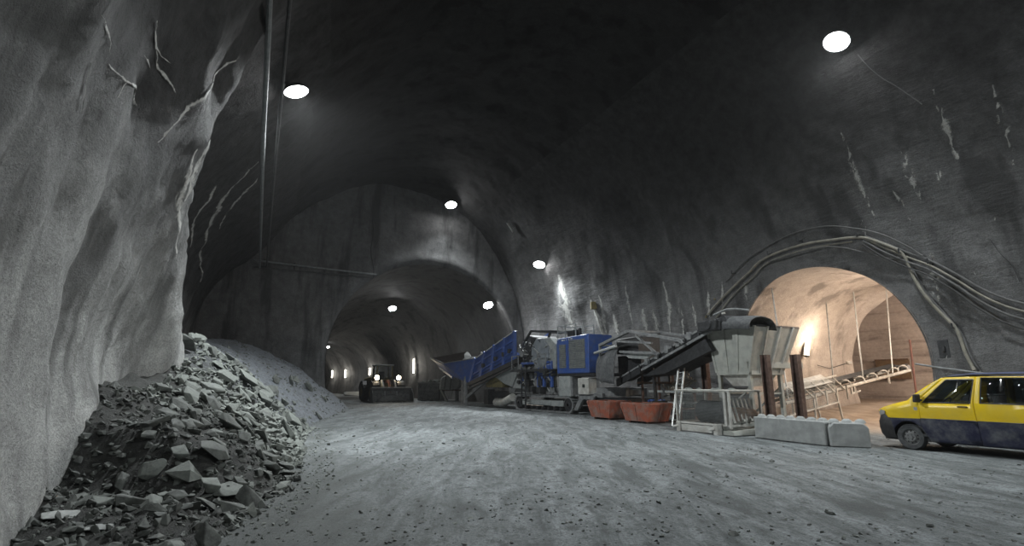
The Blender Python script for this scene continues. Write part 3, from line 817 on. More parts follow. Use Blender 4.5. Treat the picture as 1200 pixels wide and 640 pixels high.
wall_cable('arch_cable', [(905, 306), (960, 290), (990, 290), (1020, 297), (1045, 303), (1062, 300)], .045, 'cable', 'grey cable sagging in the lowest arc above the side tunnel', .2)
for k, (dy, r, lab) in enumerate(((0, .06, 'topmost of the cables running off across the wall above the van'), (5, .055, 'second cable down in the bundle across the wall above the van'), (10, .06, 'third cable down in the bundle across the wall above the van'), (16, .05, 'lowest cable in the bundle across the wall above the van'))):
    wall_cable('cable_run', [(1014, 276 + dy * .6), (1040, 286 + dy), (1062, 296 + dy), (1090, 306 + dy), (1120, 320 + dy * 1.2), (1150, 337 + dy * 1.5), (1180, 350 + dy * 1.7), (1215, 359 + dy * 1.9)], r, ['cable', 'hose', 'cable', 'cable_dark'][k], lab, .10 + .05 * k)
wall_cable('arch_hose', [(1062, 300), (1080, 334), (1106, 366), (1128, 392), (1142, 420), (1152, 436)], .05, 'cable', 'grey hose hugging the thick pale hose down to the van roof', .12, 'hose')
wall_cable('thin_cable', [(1008, 62), (1030, 84), (1056, 100), (1086, 120)], .02, 'cable', 'thin cable strung across the vault from the floodlight over the side tunnel', .25)
wall_cable('thin_cable', [(1160, 280), (1172, 296), (1186, 310), (1196, 330)], .02, 'cable_dark', 'thin dark cable dangling on the wall above the van', .08)
for k, (x, y) in enumerate(((862, 320), (905, 297), (940, 282), (1008, 276), (1056, 296), (1090, 308), (1120, 384))):
    p, n = vault_hit(x, y, .0); b = MB(); b.bar(p, p + n * .3, .04, .04); b.bar(p + n * .3, p + n * .3 + V((0, 0, .16)), .04, .04); b.bar(p - V((0, 0, .1)), p + V((0, 0, .1)), .10, .03)
    tag(b.build('cable_hook', 'dark'), 'small dark hook holding cables on the wall around the side tunnel', 'hook', 'cable hooks around the side tunnel')
# anchors / fittings on the walls
p, n = vault_hit(1107, 409, .02); b = MB(); b.box(-.16, .16, -.05, .05, -.3, .3); b.box(-.05, .05, -.12, .0, -.1, .1)
o = b.build('anchor_plate', 'dark', bevel=.01); o.location = p; o.rotation_euler = (0, 0, AZ - pi / 2); tag(o, 'dark anchor plate on the wall between the side tunnel and the hanging hose', 'plate')
b = MB(); b.tube([vault_hit(1078, 426, .25)[0] - A * .0, vault_hit(1110, 431, .3)[0], vault_hit(1142, 435, .3)[0], vault_hit(1165, 438, .3)[0]], .035, 8)
tag(b.build('guard_rail', 'pipe'), 'thin grey rail sticking out from the side tunnel edge behind the van', 'rail')
# ------------------------------------------------------------------ van
def wheel(parent, name, c, R, w, out, tyre='rubber_dusty', rim='steel', lug=0, rimr=.62, steer=0.0, axis=(0, 1, 0)):
    """c = hub centre on the outer face, out = -1/+1 along axis towards the outside"""
    ax = V(axis).normalized()
    if steer: ax = Matrix.Rotation(steer, 3, 'Z') @ ax
    c = V(c); o = out
    t = MB(); rr = R * rimr
    t.lathe([(rr, 0), (R * .9, o * .015), (R * .975, -o * w * .12), (R, -o * w * .3), (R, -o * w * .7), (R * .975, -o * w * .88), (R * .9, -o * w), (rr, -o * w), (rr, 0)], c, ax, 36)
    if lug:
        for k in range(lug):
            a = 2 * pi * k / lug; ref = V((0, 0, 1)); s2 = ax.cross(ref).normalized()
            for sd in (0, 1):
                aa = a + sd * pi / lug
                d = ref * cos(aa) + s2 * sin(aa); tn = -ref * sin(aa) + s2 * cos(aa)
                p = c + d * R - ax * o * (w * (.12 if sd else .55)); q = p - ax * o * w * .36 + tn * R * .10
                t.bar(p, q, R * .09, R * .09, up=d)
    ob = t.build(name, tyre, parent, smooth=not lug)
    r = MB()
    r.lathe([(rr * 1.02, .0 - o * .0), (rr * .95, -o * .02), (rr * .88, -o * .06), (rr * .60, -o * .03), (rr * .52, o * .0), (rr * .25, o * .0), (rr * .22, o * .02), (.001, o * .025)], c, ax, 28)
    rm = r.build('rim', rim, ob, smooth=True)
    h = MB(); ref = V((0, 0, 1)); s2 = ax.cross(ref).normalized()
    for k in range(10):
        a = 2 * pi * k / 10; d = ref * cos(a) + s2 * sin(a); h.cyl(c + d * rr * .72 - ax * o * .055, c + d * rr * .72 - ax * o * .03, rr * .085, 8)
    for k in range(5):
        a = 2 * pi * k / 5 + .3; d = ref * cos(a) + s2 * sin(a); h.cyl(c + d * rr * .36 - ax * o * .005, c + d * rr * .36 + ax * o * .018, rr * .05, 6)
    h.build('hub_holes', 'dark', ob)
    return ob

vb = at_z(1069, 527); VP = Plane(vb + A * .93 + N * -.02, AZ)
van = thing('van', VP.P0, VP.rz, 'yellow van with muddy dark blue lower body, parked beside the concrete blocks', 'van')
LEN, WID = 4.9, 1.9
def van_y(x, z):
    y = 0.0
    if z > 1.0: y += .17 * ((z - 1.0) / .9) ** 1.4
    if z < .55: y += .06 * (.55 - z) / .4
    if x < .75: y += .34 * ((.75 - x) / .75) ** 2
    if x > 4.6: y += .12 * ((x - 4.6) / .3) ** 2
    return y
def van_panel(polys, name, mats, parent, th=.03, side=-1, off=0.0, split=2):
    """polys: list of (outline, holes, material index) in (x,z); warped onto the body side"""
    bm = bmesh.new()
    for outl, holes, mi in polys:
        loops = [outl] + holes; tri = tessellate_polygon([[V((a, b, 0)) for a, b in l] for l in loops])
        flat_ = [p for l in loops for p in l]; vs = [bm.verts.new((a, 0, b)) for a, b in flat_]
        for t in tri:
            try: f = bm.faces.new([vs[i] for i in t]); f.material_index = mi
            except ValueError: pass
    bmesh.ops.remove_doubles(bm, verts=bm.verts, dist=.0005)
    bmesh.ops.subdivide_edges(bm, edges=bm.edges, cuts=split, use_grid_fill=True)
    for v in bm.verts:
        y = van_y(v.co.x, v.co.z) + off; v.co.y = y if side < 0 else WID - y
    bmesh.ops.recalc_face_normals(bm, faces=bm.faces)
    for f in bm.faces:
        if (f.normal.y > 0) == (side < 0): f.normal_flip()
    me = bpy.data.meshes.new(name); bm.to_mesh(me); bm.free()
    for m in mats: me.materials.append(M[m])
    for p in me.polygons: p.use_smooth = True
    o = bpy.data.objects.new(name, me); COL.objects.link(o); o.parent = parent
    md = o.modifiers.new('thickness', 'SOLIDIFY'); md.thickness = th; md.offset = -1; return o
def arc_pts(cx, cz, r, a0, a1, n=12): return [(cx + r * cos(radians(a0 + (a1 - a0) * k / n)), cz + r * sin(radians(a0 + (a1 - a0) * k / n))) for k in range(n + 1)]
WX, WX2, WR = .93, 3.93, .33
BELT = .81
WIN_F = [(1.36, 1.235), (1.44, 1.33), (1.88, 1.775), (1.93, 1.795), (2.44, 1.80), (2.46, 1.78), (2.36, 1.25), (2.33, 1.235)]
WIN_R = [(2.57, 1.245), (2.63, 1.84), (2.66, 1.845), (3.50, 1.83), (3.52, 1.80), (3.52, 1.27), (3.49, 1.24)]
WIN_R2 = [(3.68, 1.27), (3.68, 1.80), (3.71, 1.83), (4.52, 1.80), (4.62, 1.30), (4.58, 1.25)]
DX0, DX1 = 1.25, 2.50
ax0 = WX + .40
for side in (-1, 1):
    sn = side
    # front wing: yellow above the belt, navy bumper zone below
    wing_y = [(.18, BELT - .02), (.12, .98), (.30, 1.06), (.62, 1.16), (1.0, 1.27), (DX0 - .004, 1.285), (DX0 - .004, BELT)]
    pil = [(1.0, 1.27), (1.16, 1.43), (1.5, 1.675), (1.80, 1.855), (1.845, 1.85), (1.30, 1.335), (DX0 - .004, 1.285)]
    wing_n = [(.18, BELT - .02), (DX0 - .004, BELT), (DX0 + .02, .62)] + arc_pts(WX, .33, .40, 46, 168, 12) + [(.40, .40), (.14, .42)]
    van_panel([(wing_y, [], 0), (pil, [], 0), (wing_n, [], 1)], 'front_wing', ['yellow', 'navy'], van, side=sn)
    door = [(DX0 + .004, BELT), (DX0 + .004, 1.28), (1.30, 1.33), (1.86, 1.86), (2.505, 1.875), (2.42, 1.24), (2.45, BELT)]
    door_n = [(DX0 + .004, BELT), (2.45, BELT), (2.47, .24), (1.40, .24), (1.33, .42), (1.26, .60)]
    d = van_panel([(door, [WIN_F], 0), (door_n, [], 1)], 'front_door', ['yellow', 'navy'], van, side=sn)
    grow = lambda w, f: [(sum(p[0] for p in w) / len(w) + (x - sum(p[0] for p in w) / len(w)) * f, sum(p[1] for p in w) / len(w) + (z - sum(p[1] for p in w) / len(w)) * (1 + (f - 1) * 1.4)) for x, z in w]
    van_panel([(grow(WIN_F, 1.045), [grow(WIN_F, .985)], 0)], 'window_seal', ['plastic'], d, th=.012, side=sn, off=-.005, split=1)
    van_panel([(WIN_F, [], 0)], 'window_pane', ['glass'], d, th=.005, side=sn, off=.012, split=1)
    # black frame round the pane and belt rub strip
    van_panel([([(DX0 + .01, BELT - .012), (DX0 + .01, BELT + .012), (2.44, BELT + .012), (2.44, BELT - .012)], [], 0)], 'rub_strip', ['navy'], d, th=.012, side=sn, off=-.012, split=1)
    yy = lambda x, z, o=0: van_y(x, z) + o if side < 0 else WID - van_y(x, z) - o
    h = MB(); h.tube([(2.11, yy(2.11, 1.14, .0), 1.14), (2.13, yy(2.13, 1.14, -.045), 1.145), (2.27, yy(2.27, 1.14, -.045), 1.145), (2.30, yy(2.30, 1.14, .0), 1.14)], .016, 8); h.build('door_handle', 'plastic', d, smooth=True)
    mr = MB(); m0 = yy(1.33, 1.28); sg = -1 if side < 0 else 1
    mr.bar((1.34, m0, 1.28), (1.30, m0 + sg * .10, 1.30), .05, .05)
    mr.hexa([(1.22, m0 + sg * .07, 1.22), (1.34, m0 + sg * .07, 1.22), (1.32, m0 + sg * .27, 1.23), (1.24, m0 + sg * .27, 1.23)], [(1.24, m0 + sg * .06, 1.44), (1.35, m0 + sg * .06, 1.44), (1.33, m0 + sg * .26, 1.43), (1.26, m0 + sg * .26, 1.43)])
    mr.build('wing_mirror', 'plastic', d, bevel=.02)
    rear = [(2.46, BELT), (2.435, 1.24), (2.515, 1.875), (4.74, 1.86), (4.86, 1.2), (4.88, BELT)]
    rear_n = [(2.46, BELT), (4.88, BELT), (4.88, .38), (WX2 + .42, .34)] + arc_pts(WX2, .33, .40, 12, 168, 12) + [(WX2 - .44, .24), (2.48, .24)]
    d2 = van_panel([(rear, [WIN_R, WIN_R2], 0), (rear_n, [], 1)], 'sliding_door', ['yellow', 'navy'], van, side=sn)
    for w_ in (WIN_R, WIN_R2):
        van_panel([(grow(w_, 1.035), [grow(w_, .985)], 0)], 'window_seal', ['plastic'], d2, th=.012, side=sn, off=-.005, split=1)
        van_panel([(w_, [], 0)], 'window_pane', ['glass'], d2, th=.005, side=sn, off=.012, split=1)
    van_panel([([(2.47, BELT - .012), (2.47, BELT + .012), (4.86, BELT + .012), (4.86, BELT - .012)], [], 0)], 'rub_strip', ['navy'], d2, th=.012, side=sn, off=-.012, split=1)
# loft across: bonnet, roof, screen
def loft(stn, name, mat, parent, k=10, crown=.04, smooth=True):
    """stn = [(x, z, inset)]: strips across the van"""
    vs = []; fs = []
    for x, z, ins in stn:
        y0 = van_y(x, z) + ins
        for j in range(k + 1):
            u = j / k; e = abs(2 * u - 1)
            vs.append((x, y0 + (WID - 2 * y0) * u, z + crown * (1 - e ** 2.5)))
    n = k + 1
    for i in range(len(stn) - 1):
        for j in range(k): fs.append((i * n + j, i * n + j + 1, (i + 1) * n + j + 1, (i + 1) * n + j))
    return MB().add(vs, fs).build(name, mat, parent, smooth=smooth)
loft([(.12, .98, 0), (.30, 1.06, 0), (.62, 1.16, 0), (1.0, 1.27, 0)], 'bonnet', 'yellow', van, crown=.03)
ws = loft([(1.0, 1.275, .03), (1.3, 1.52, .02), (1.62, 1.74, .02), (1.84, 1.87, .02)], 'windscreen', 'glass', van, crown=.03)
wp = MB(); wp.bar((1.03, .5, 1.31), (1.16, 1.2, 1.43), .03, .02); wp.build('wiper', 'plastic', ws)
loft([(1.82, 1.862, .0), (1.95, 1.895, .01), (2.3, 1.925, .015), (3.0, 1.935, .015), (4.2, 1.92, .015), (4.74, 1.865, .0)], 'roof', 'roofblue', van, crown=.055)
rr_ = loft([(4.74, 1.86, 0), (4.86, 1.2, 0), (4.88, .8, 0), (4.88, .38, 0)], 'tailgate', 'yellow', van, crown=0)
plan = [(.56, .03), (.40, .035), (.25, .075), (.13, .16), (.06, .30), (.015, .52), (.0, .80)]
plan = plan + [(x, WID - y) for x, y in reversed(plan)]
prof = [(.09, .90, .10), (.05, .82, .05), (.0, .68, .0), (.0, .52, .0), (.03, .36, .03), (.10, .26, .08)]
vs = [(x + dx * (1 if x < .3 else .3), (y + dy * (.5 if x > .3 else .2)) if y < WID / 2 else y - dy * (.5 if x > .3 else .2), z if x < .3 else min(z, .80)) for dx, z, dy in prof for x, y in plan]
n = len(plan); MB().add(vs, [(i * n + j, i * n + j + 1, (i + 1) * n + j + 1, (i + 1) * n + j) for i in range(len(prof) - 1) for j in range(n - 1)]).build('front_bumper', 'plastic', van, smooth=True)
for sd in (0, 1):
    hp = [(.15, .80), (.13, .92), (.20, 1.0), (.36, .97), (.33, .84), (.24, .80)]
    h = MB(); vs = [(x, (van_y(x, z) - .012) if not sd else WID - van_y(x, z) + .012, z) for x, z in hp]; v2 = [(x - .06, y + (.30 if not sd else -.30), z) for x, y, z in vs]
    h.add(vs + v2, [tuple(range(6)), tuple(range(11, 5, -1))] + [(i, (i + 1) % 6, (i + 1) % 6 + 6, i + 6) for i in range(6)]); h.build('headlamp', 'headglass', van, bevel=.012)
st = MB(); st.box(1.13, 1.21, -.006, .004, 1.02, 1.10); st.build('sticker', 'white', van, label='small pale sticker on the front wing')
gr = MB()
for k in range(3): gr.box(.07, .11, .5, 1.4, .85 + k * .035, .868 + k * .035)
gr.build('grille', 'plastic', van)
ub = MB(); ub.box(.25, 4.8, .14, 1.76, .22, .36); ub.box(.5, 1.2, .35, 1.55, .3, .95); ub.build('underbody', 'dark', van)
it = MB(); it.box(1.2, 4.75, .08, 1.82, .36, .42); it.box(1.05, 1.38, .14, 1.76, .42, 1.20); it.build('cabin_floor', 'trim', van)
for sy in (.28, 1.12):
    s_ = MB(); s_.box(1.85, 2.35, sy, sy + .5, .62, .80); s_.hexa([(2.25, sy, .75), (2.40, sy, .75), (2.40, sy + .5, .75), (2.25, sy + .5, .75)], [(2.42, sy + .03, 1.42), (2.52, sy + .03, 1.42), (2.52, sy + .47, 1.42), (2.42, sy + .47, 1.42)])
    s_.hexa([(2.42, sy + .14, 1.45), (2.50, sy + .14, 1.45), (2.50, sy + .36, 1.45), (2.42, sy + .36, 1.45)], [(2.44, sy + .15, 1.66), (2.53, sy + .15, 1.66), (2.53, sy + .35, 1.66), (2.44, sy + .35, 1.66)]); s_.box(1.9, 2.3, sy + .08, sy + .42, .42, .64)
    s_.build('seat', 'seatcloth', van, bevel=.03)
bench = MB(); bench.box(3.1, 3.6, .2, 1.7, .42, .8); bench.hexa([(3.5, .2, .7), (3.64, .2, .7), (3.64, 1.7, .7), (3.5, 1.7, .7)], [(3.66, .25, 1.35), (3.76, .25, 1.35), (3.76, 1.65, 1.35), (3.66, 1.65, 1.35)]); bench.build('rear_bench', 'trim', van, bevel=.03)
sw = MB(); c = V((1.62, .52, 1.20)); ax = V((-.75, 0, .66)).normalized(); u = V((0, 1, 0)); w = ax.cross(u)
sw.tube([c + (u * cos(2 * pi * k / 20) + w * sin(2 * pi * k / 20)) * .19 for k in range(21)], .018, 8, cap=False); sw.bar(c, c + ax * -.0 + V((-.2, 0, -.18)), .05); sw.bar(c - u * .18, c + u * .18, .04, .02); sw.build('steering_wheel', 'plastic', van)
for wx, st_ in ((WX, .10), (WX2, 0)):
    wheel(van, 'wheel', (wx, .055, WR - .01), WR, .22, -1, rim='steel', steer=st_); wheel(van, 'wheel', (wx, WID - .055, WR - .01), WR, .22, 1, rim='steel', steer=st_)
wa = MB()
for wx in (WX, WX2):
    for y0, y1 in ((.08, .36), (1.54, 1.82)):
        pp = arc_pts(wx, .33, .41, -5, 185, 14); vs = [(x, y0, z) for x, z in pp] + [(x, y1, z) for x, z in pp]; n = len(pp)
        wa.add(vs, [(i, i + 1, i + 1 + n, i + n) for i in range(n - 1)])
        yb = y1 if y0 < 1 else y0; wa.add([(x, yb, z) for x, z in pp], [tuple(range(n))])
wa.build('wheel_arch', 'dark', van)

# ------------------------------------------------------------------ concrete blocks
def conc_block(p0, p1, depth, h, label, studs, tilt=0.0, rnd=.03):
    p0, p1 = V((p0.x, p0.y, 0)), V((p1.x, p1.y, 0)); d = (p1 - p0); L = d.length; rz = atan2(d.y, d.x)
    e = thing('concrete_block', p0, rz, label, 'concrete block')
    b = MB(); b.prism([(0, 0), (L, 0), (L + .0, h - rnd), (L - rnd, h), (rnd, h), (0, h - rnd)], 0, depth)
    o = b.build('body', 'concrete', e, bevel=.035)
    if studs:
        for k in range(studs):
            s_ = MB(); x = L * (k + .5) / studs; s_.tube([(x, depth * .3, h - .02), (x, depth * .3, h + .05), (x, depth * .3, h + .09)], [.14, .12, .06], 12); s_.build('stud', 'concrete', e, smooth=True)
    return e
conc_block(at_z(885, 513), at_z(969, 523), .62, .66, 'long cast concrete block with studs on top, in front of the rusty posts', 7)
conc_block(at_z(974, 524), at_z(1022, 526), .62, .66, 'shorter cast concrete block between the long block and the van', 3, rnd=.12)

# rusty posts (H section)
def h_post(px, pyb, z1, Y, w, label, lean=0.0):
    p = at_y(px, pyb, Y); p.z = 0; e = thing('steel_post', p, AZ + .15, label, 'post'); t = w * .14
    b = MB(); b.box(-w / 2, w / 2, -w / 2, -w / 2 + t, -.02, z1); b.box(-w / 2, w / 2, w / 2 - t, w / 2, -.02, z1); b.box(-t / 2, t / 2, -w / 2, w / 2, -.02, z1)
    b.build('beam', 'rust', e); q = MB(); q.box(-w * .75, w * .75, -w * .75, w * .75, -.01, .03); q.build('foot_plate', 'rust', e); return e
h_post(904, 490, 2.68, 17.9, .24, 'rusty upright steel post in front of the pale feed hopper')
h_post(940, 490, 2.72, 18.4, .26, 'rusty upright steel post between the hopper and the side tunnel belt')
h_post(831, 490, 2.75, 22.6, .26, 'dark rusty post standing behind the guard cage, under the dark conveyor')

# ------------------------------------------------------------------ feed hopper with legs
HP = Plane((8.95, 19.0), AZ)
hop = thing('feed_hopper', HP.P0, HP.rz, 'tall pale dusty steel feed hopper with ribbed sloping sides under the conveyor head', 'hopper')
# local: x near(+), y away; near corner (0,0); goes to x=-2.2, y=+2.4
x0, x1, y0, y1, zt, zb = -2.15, .05, 0, 2.4, 3.82, 2.12
top = [(x0, y0, zt - .02), (x1 + .05, y0, zt), (x1 + .05, y1, zt), (x0, y1, zt)]
bot = [(x0 + .28, y0 + .05, zb), (x1 - .42, y0 + .05, zb), (x1 - .42, y1 - .55, zb), (x0 + .28, y1 - .55, zb)]
for i, nm in enumerate(('side_plate', 'end_plate', 'side_plate', 'end_plate')):
    j = (i + 1) % 4; b = MB(); b.quad(bot[i], bot[j], top[j], top[i], .05); b.build(nm, 'hopper', hop)
T = lambda a, b, t: V(a).lerp(V(b), t)
for t in (.0, .36, .66, 1.0):
    r = MB(); r.bar(T(bot[0], bot[1], t) - V((0, .04, .0)), T(top[0], top[1], t) - V((0, .04, 0)), .09, .09, up=(0, 1, 0)); r.build('rib', 'hopper', hop)
for t in (.25, .55, .85):
    r = MB(); r.bar(T(bot[1], bot[2], t) + V((.05, 0, 0)), T(top[1], top[2], t) + V((.05, 0, 0)), .07, .10, up=(1, 0, 0)); r.build('rib', 'white', hop)
rim = MB()
for i in range(4): rim.bar(top[i], top[(i + 1) % 4], .10, .08)
rim.build('rim', 'dark', hop)
bb = MB()
for i in range(4): bb.bar(bot[i], bot[(i + 1) % 4], .14, .16)
bb.bar((x1 - .45, y0 - .1, zb + .28), (x1 - .2, y1 + .3, zb + .28), .12, .22); bb.build('base_frame', 'hopper', hop)
ch = MB(); c0 = [(x0 + .4, .12, zb - .05), (x1 - .5, .12, zb - .05), (x1 - .5, 1.6, zb - .05), (x0 + .4, 1.6, zb - .05)]; c1 = [(x0 + .75, .3, 1.62), (x1 - .62, .3, 1.62), (x1 - .62, 1.3, 1.62), (x0 + .75, 1.3, 1.62)]
ch.hexa(c1, c0); ch.build('outlet_chute', 'white', hop)
for (x, y) in ((x0 + .35, .08), (x1 - .48, .1), (x1 - .48, 1.75), (x0 + .35, 1.75)):
    l = MB(); l.bar((x, y, 0), (x, y, zb), .13); l.box(x - .14, x + .14, y - .14, y + .14, -.01, .03); l.build('leg', 'hopper', hop)
cb = MB()
for y in (.1, 1.75): cb.bar((x0 + .35, y, .5), (x1 - .48, y, 1.6), .06)
for x in (x0 + .35, x1 - .48): cb.bar((x, .1, 1.35), (x, 1.75, 1.35), .07)
cb.build('brace', 'hopper', hop)

# ------------------------------------------------------------------ guard cage with tail drum
cgp = at_z(855, 511); CP = Plane(cgp, AZ)
cage = thing('guard_cage', CP.P0, CP.rz, 'white framed wire guard cage around a black belt drum, below the feed hopper', 'guard cage')
cx0, cx1, cy1, cz0, cz1 = -2.35, .1, 1.5, .32, 1.45
fr = MB()
for x in (cx0, cx1 - .0):
    for y in (0, cy1): fr.bar((x, y, cz0 - .1), (x, y, cz1), .07)
for z in (cz0, cz1):
    for y in (0, cy1): fr.bar((cx0, y, z), (cx1, y, z), .06)
    for x in (cx0, cx1): fr.bar((x, 0, z), (x, cy1, z), .06)
fr.bar((-.05, -.02, cz0), (-.05, -.02, cz1), .10); fr.build('frame', 'white', cage)
lid = MB(); lid.box(cx0 - .05, cx1 + .05, -.06, cy1 + .05, cz1 + .0, cz1 + .045)
lid.build('top_sheet', 'white', cage, bevel=.01)
pl = MB(); rg = random.Random(4)
for k in range(9):
    x = rg.uniform(cx0 + .1, cx1 - .6); y = rg.uniform(.1, 1.2); r = rg.uniform(.05, .12); pl.tube([(x, y, cz1 + .03), (x, y, cz1 + .08), (x, y, cz1 + .11)], [r * 1.3, r, r * .3], 8)
tag(pl.build('fallen_muck', 'rock', cage, smooth=True), None, None)
def wire_panel(parent, a, b, c, d, nu, nv, w, mat='white'):
    a, b, c, d = map(V, (a, b, c, d)); m = MB()
    for k in range(nu + 1): t = k / nu; m.bar(a.lerp(b, t), d.lerp(c, t), w)
    for k in range(nv + 1): t = k / nv; m.bar(a.lerp(d, t), b.lerp(c, t), w)
    return m.build('wire_panel', mat, parent)
wire_panel(cage, (cx0, 0, cz0), (-.05, 0, cz0), (-.05, 0, cz1), (cx0, 0, cz1), 56, 28, .0035, 'grey')
wire_panel(cage, (cx1, 0, cz0), (cx1, cy1, cz0), (cx1, cy1, cz1), (cx1, 0, cz1), 36, 28, .0035, 'grey')
wire_panel(cage, (cx0, 0, cz0), (cx0, cy1, cz0), (cx0, cy1, cz1), (cx0, 0, cz1), 30, 24, .0035, 'grey')
dr = MB(); dr.lathe([(.05, -.08), (.05, 0), (.36, 0), (.38, .02), (.38, 1.33), (.36, 1.35), (.05, 1.35), (.05, 1.45)], (-1.72, .62, .72), (1, 0, 0), 36)
for k in range(18): x = -1.70 + k * .075; dr.lathe([(.385, 0), (.392, .012), (.392, .025), (.385, .037)], (x, .62, .72), (1, 0, 0), 36)
dr.build('belt_drum', 'rubber', cage, smooth=True)
mo = MB(); mo.lathe([(.0, 0), (.20, 0), (.22, .04), (.22, .46), (.16, .5), (.16, .6), (0, .6)], (-.28, 1.0, .66), (0, 1, 0), 22)
mo.box(-.45, -.1, .6, 1.0, .42, .9); mo.build('drive_motor', 'rust_lt', cage, smooth=False)
bf = MB(); bf.box(cx0 + .35, -.35, -.22, -.10, .04, .27); bf.bar((cx0 + .1, -.16, .32), (-.3, -.16, .32), .10, .05); bf.build('base_beam', 'white', cage, bevel=.01)
for x in (cx0 + .3, -.32):
    f = MB(); f.box(x - .09, x + .09, -.3, .0, -.01, .36); f.bar((x, -.3, .2), (x - .25, -.3, .16), .07); f.build('foot', 'white', cage, bevel=.015)
sk = MB(); sk.hexa([(-.35, -.1, .02), (.25, -.05, .02), (.45, 1.4, .05), (-.35, 1.4, .05)], [(-.3, -.1, .16), (.2, -.05, .14), (.42, 1.4, .25), (-.3, 1.4, .25)])
sk.bar((-.2, -.05, .22), (.35, 1.4, .42), .10); sk.bar((-.3, .3, .3), (.1, .2, .45), .08); sk.bar((-.2, .6, .3), (.25, .5, .5), .08); sk.bar((-.2, .9, .32), (.3, .8, .52), .08); sk.build('belt_cleaner', 'hopper', cage)
rl = MB()
for k in range(6): y = .35 + k * .2; rl.bar((-.05, y, .45), (-.3, y + .05, 1.2), .06, .05)
rl.build('slat_guard', 'white', cage)

# ------------------------------------------------------------------ side tunnel belt conveyor
def NP(p0, p1): d = p1 - p0; return d
c0 = at_y(957, 463, 22.4); c1 = at_y(1066, 434, 25.6)
bx = (c1 - c0); bL = bx.length; brz = atan2(bx.y, bx.x)
sc_ = thing('belt_conveyor', (c0.x, c0.y, floor_z(*SQ(c0))), brz, 'long pale tubular belt conveyor rising into the warm lit side tunnel', 'conveyor')
g0 = floor_z(*SQ(c0)); rise = c1.z - c0.z; hl = sqrt(bx.x ** 2 + bx.y ** 2)
def cpt(t, y, dz=0): return V((hl * t, y, c0.z - g0 + rise * t + dz))
BW = .9
for y in (0, BW):
    b = MB(); b.tube([cpt(-.28, y), cpt(1.0, y)], .075, 12); b.build('frame_tube', 'white', sc_, smooth=True)
for t in [(x - 957) / 109 for x in (941, 953, 966, 974, 992, 1008, 1023, 1037, 1050, 1062)]:
    i_ = MB(); i_.tube([cpt(t, -.03, .0), cpt(t, -.05, .16), cpt(t - .015, -.0, .28), cpt(t - .035, .10, .30), cpt(t - .04, .2, .24)], .04, 8); i_.tube([cpt(t, BW + .03, .0), cpt(t, BW + .05, .16), cpt(t - .015, BW, .28), cpt(t - .04, BW - .2, .24)], .04, 8)
    i_.cyl(cpt(t - .04, .2, .18), cpt(t - .04, BW - .2, .18), .06, 10); i_.build('idler', 'white', sc_, smooth=True)
b = MB(); vs = []; n = 8; K = 14
for i in range(K + 1):
    t = -.28 + 1.3 * i / K
    for j in range(n + 1): u = j / n; vs.append(cpt(t, .06 + (BW - .12) * u, .24 + .10 * (2 * u - 1) ** 2 + .0))
b.add(vs, [(i * (n + 1) + j, i * (n + 1) + j + 1, (i + 1) * (n + 1) + j + 1, (i + 1) * (n + 1) + j) for i in range(K) for j in range(n)])
o = b.build('belt', 'rubber', sc_, smooth=True); md = o.modifiers.new('thickness', 'SOLIDIFY'); md.thickness = .02
b = MB(); b.quad(cpt(-.2, .1, -.12), cpt(1, .1, -.12), cpt(1, BW - .1, -.12), cpt(-.2, BW - .1, -.12), .02); b.build('return_belt', 'rubber', sc_)
b = MB(); b.cyl(cpt(1.01, .05, .12), cpt(1.01, BW - .05, .12), .14, 18); b.build('head_drum', 'steel', sc_, smooth=True)
for t in (.33, .36, .74):
    b = MB(); b.bar(cpt(t, -.02, .0), cpt(t, -.02, -.35), .06)
    if t < .5: b.bar(cpt(t, -.02, -.33), cpt(t + .06, -.02, -.30), .06)
    b.build('hanger_foot', 'white', sc_)
gf = MB()
for k in range(5):
    t = -.26 + k * .10; gf.bar(cpt(t, -.1, .62), cpt(t + .11, -.1, -.05), .06, .04)
    gf.bar(cpt(t + .13, -.1, .1), cpt(t + .13, -.1, -.5), .05)
gf.bar(cpt(-.3, -.1, .62), cpt(.18, -.1, .62), .07, .05); gf.bar(cpt(-.3, -.1, -.5), cpt(.18, -.1, -.5), .06)
gf.build('guard_frame', 'white', sc_)
wire_panel(sc_, cpt(-.3, -.12, -.5), cpt(.17, -.12, -.5), cpt(.17, -.12, .6), cpt(-.3, -.12, .6), 40, 14, .007, 'white')
sf = MB()
sf.bar(cpt(.16, -.1, -.1), (hl * .2, -.1, -.02), .06); sf.bar(cpt(-.05, -.1, -.1), (hl * -.05, -.1, -.02), .06); sf.bar(cpt(.16, BW, -.1), (hl * .2, BW, -.02), .06); sf.bar(cpt(-.05, BW, -.1), (hl * -.05, BW, -.02), .06)
sf.bar((hl * -.1, -.1, .05), (hl * .22, -.1, .05), .06); sf.build('support_leg', 'white', sc_)
b = MB(); b.quad(cpt(-.24, -.2, .40), cpt(.12, -.2, .40), cpt(.16, .5, .68), cpt(-.24, .5, .68), .02); b.build('cover_sheet', 'white', sc_)
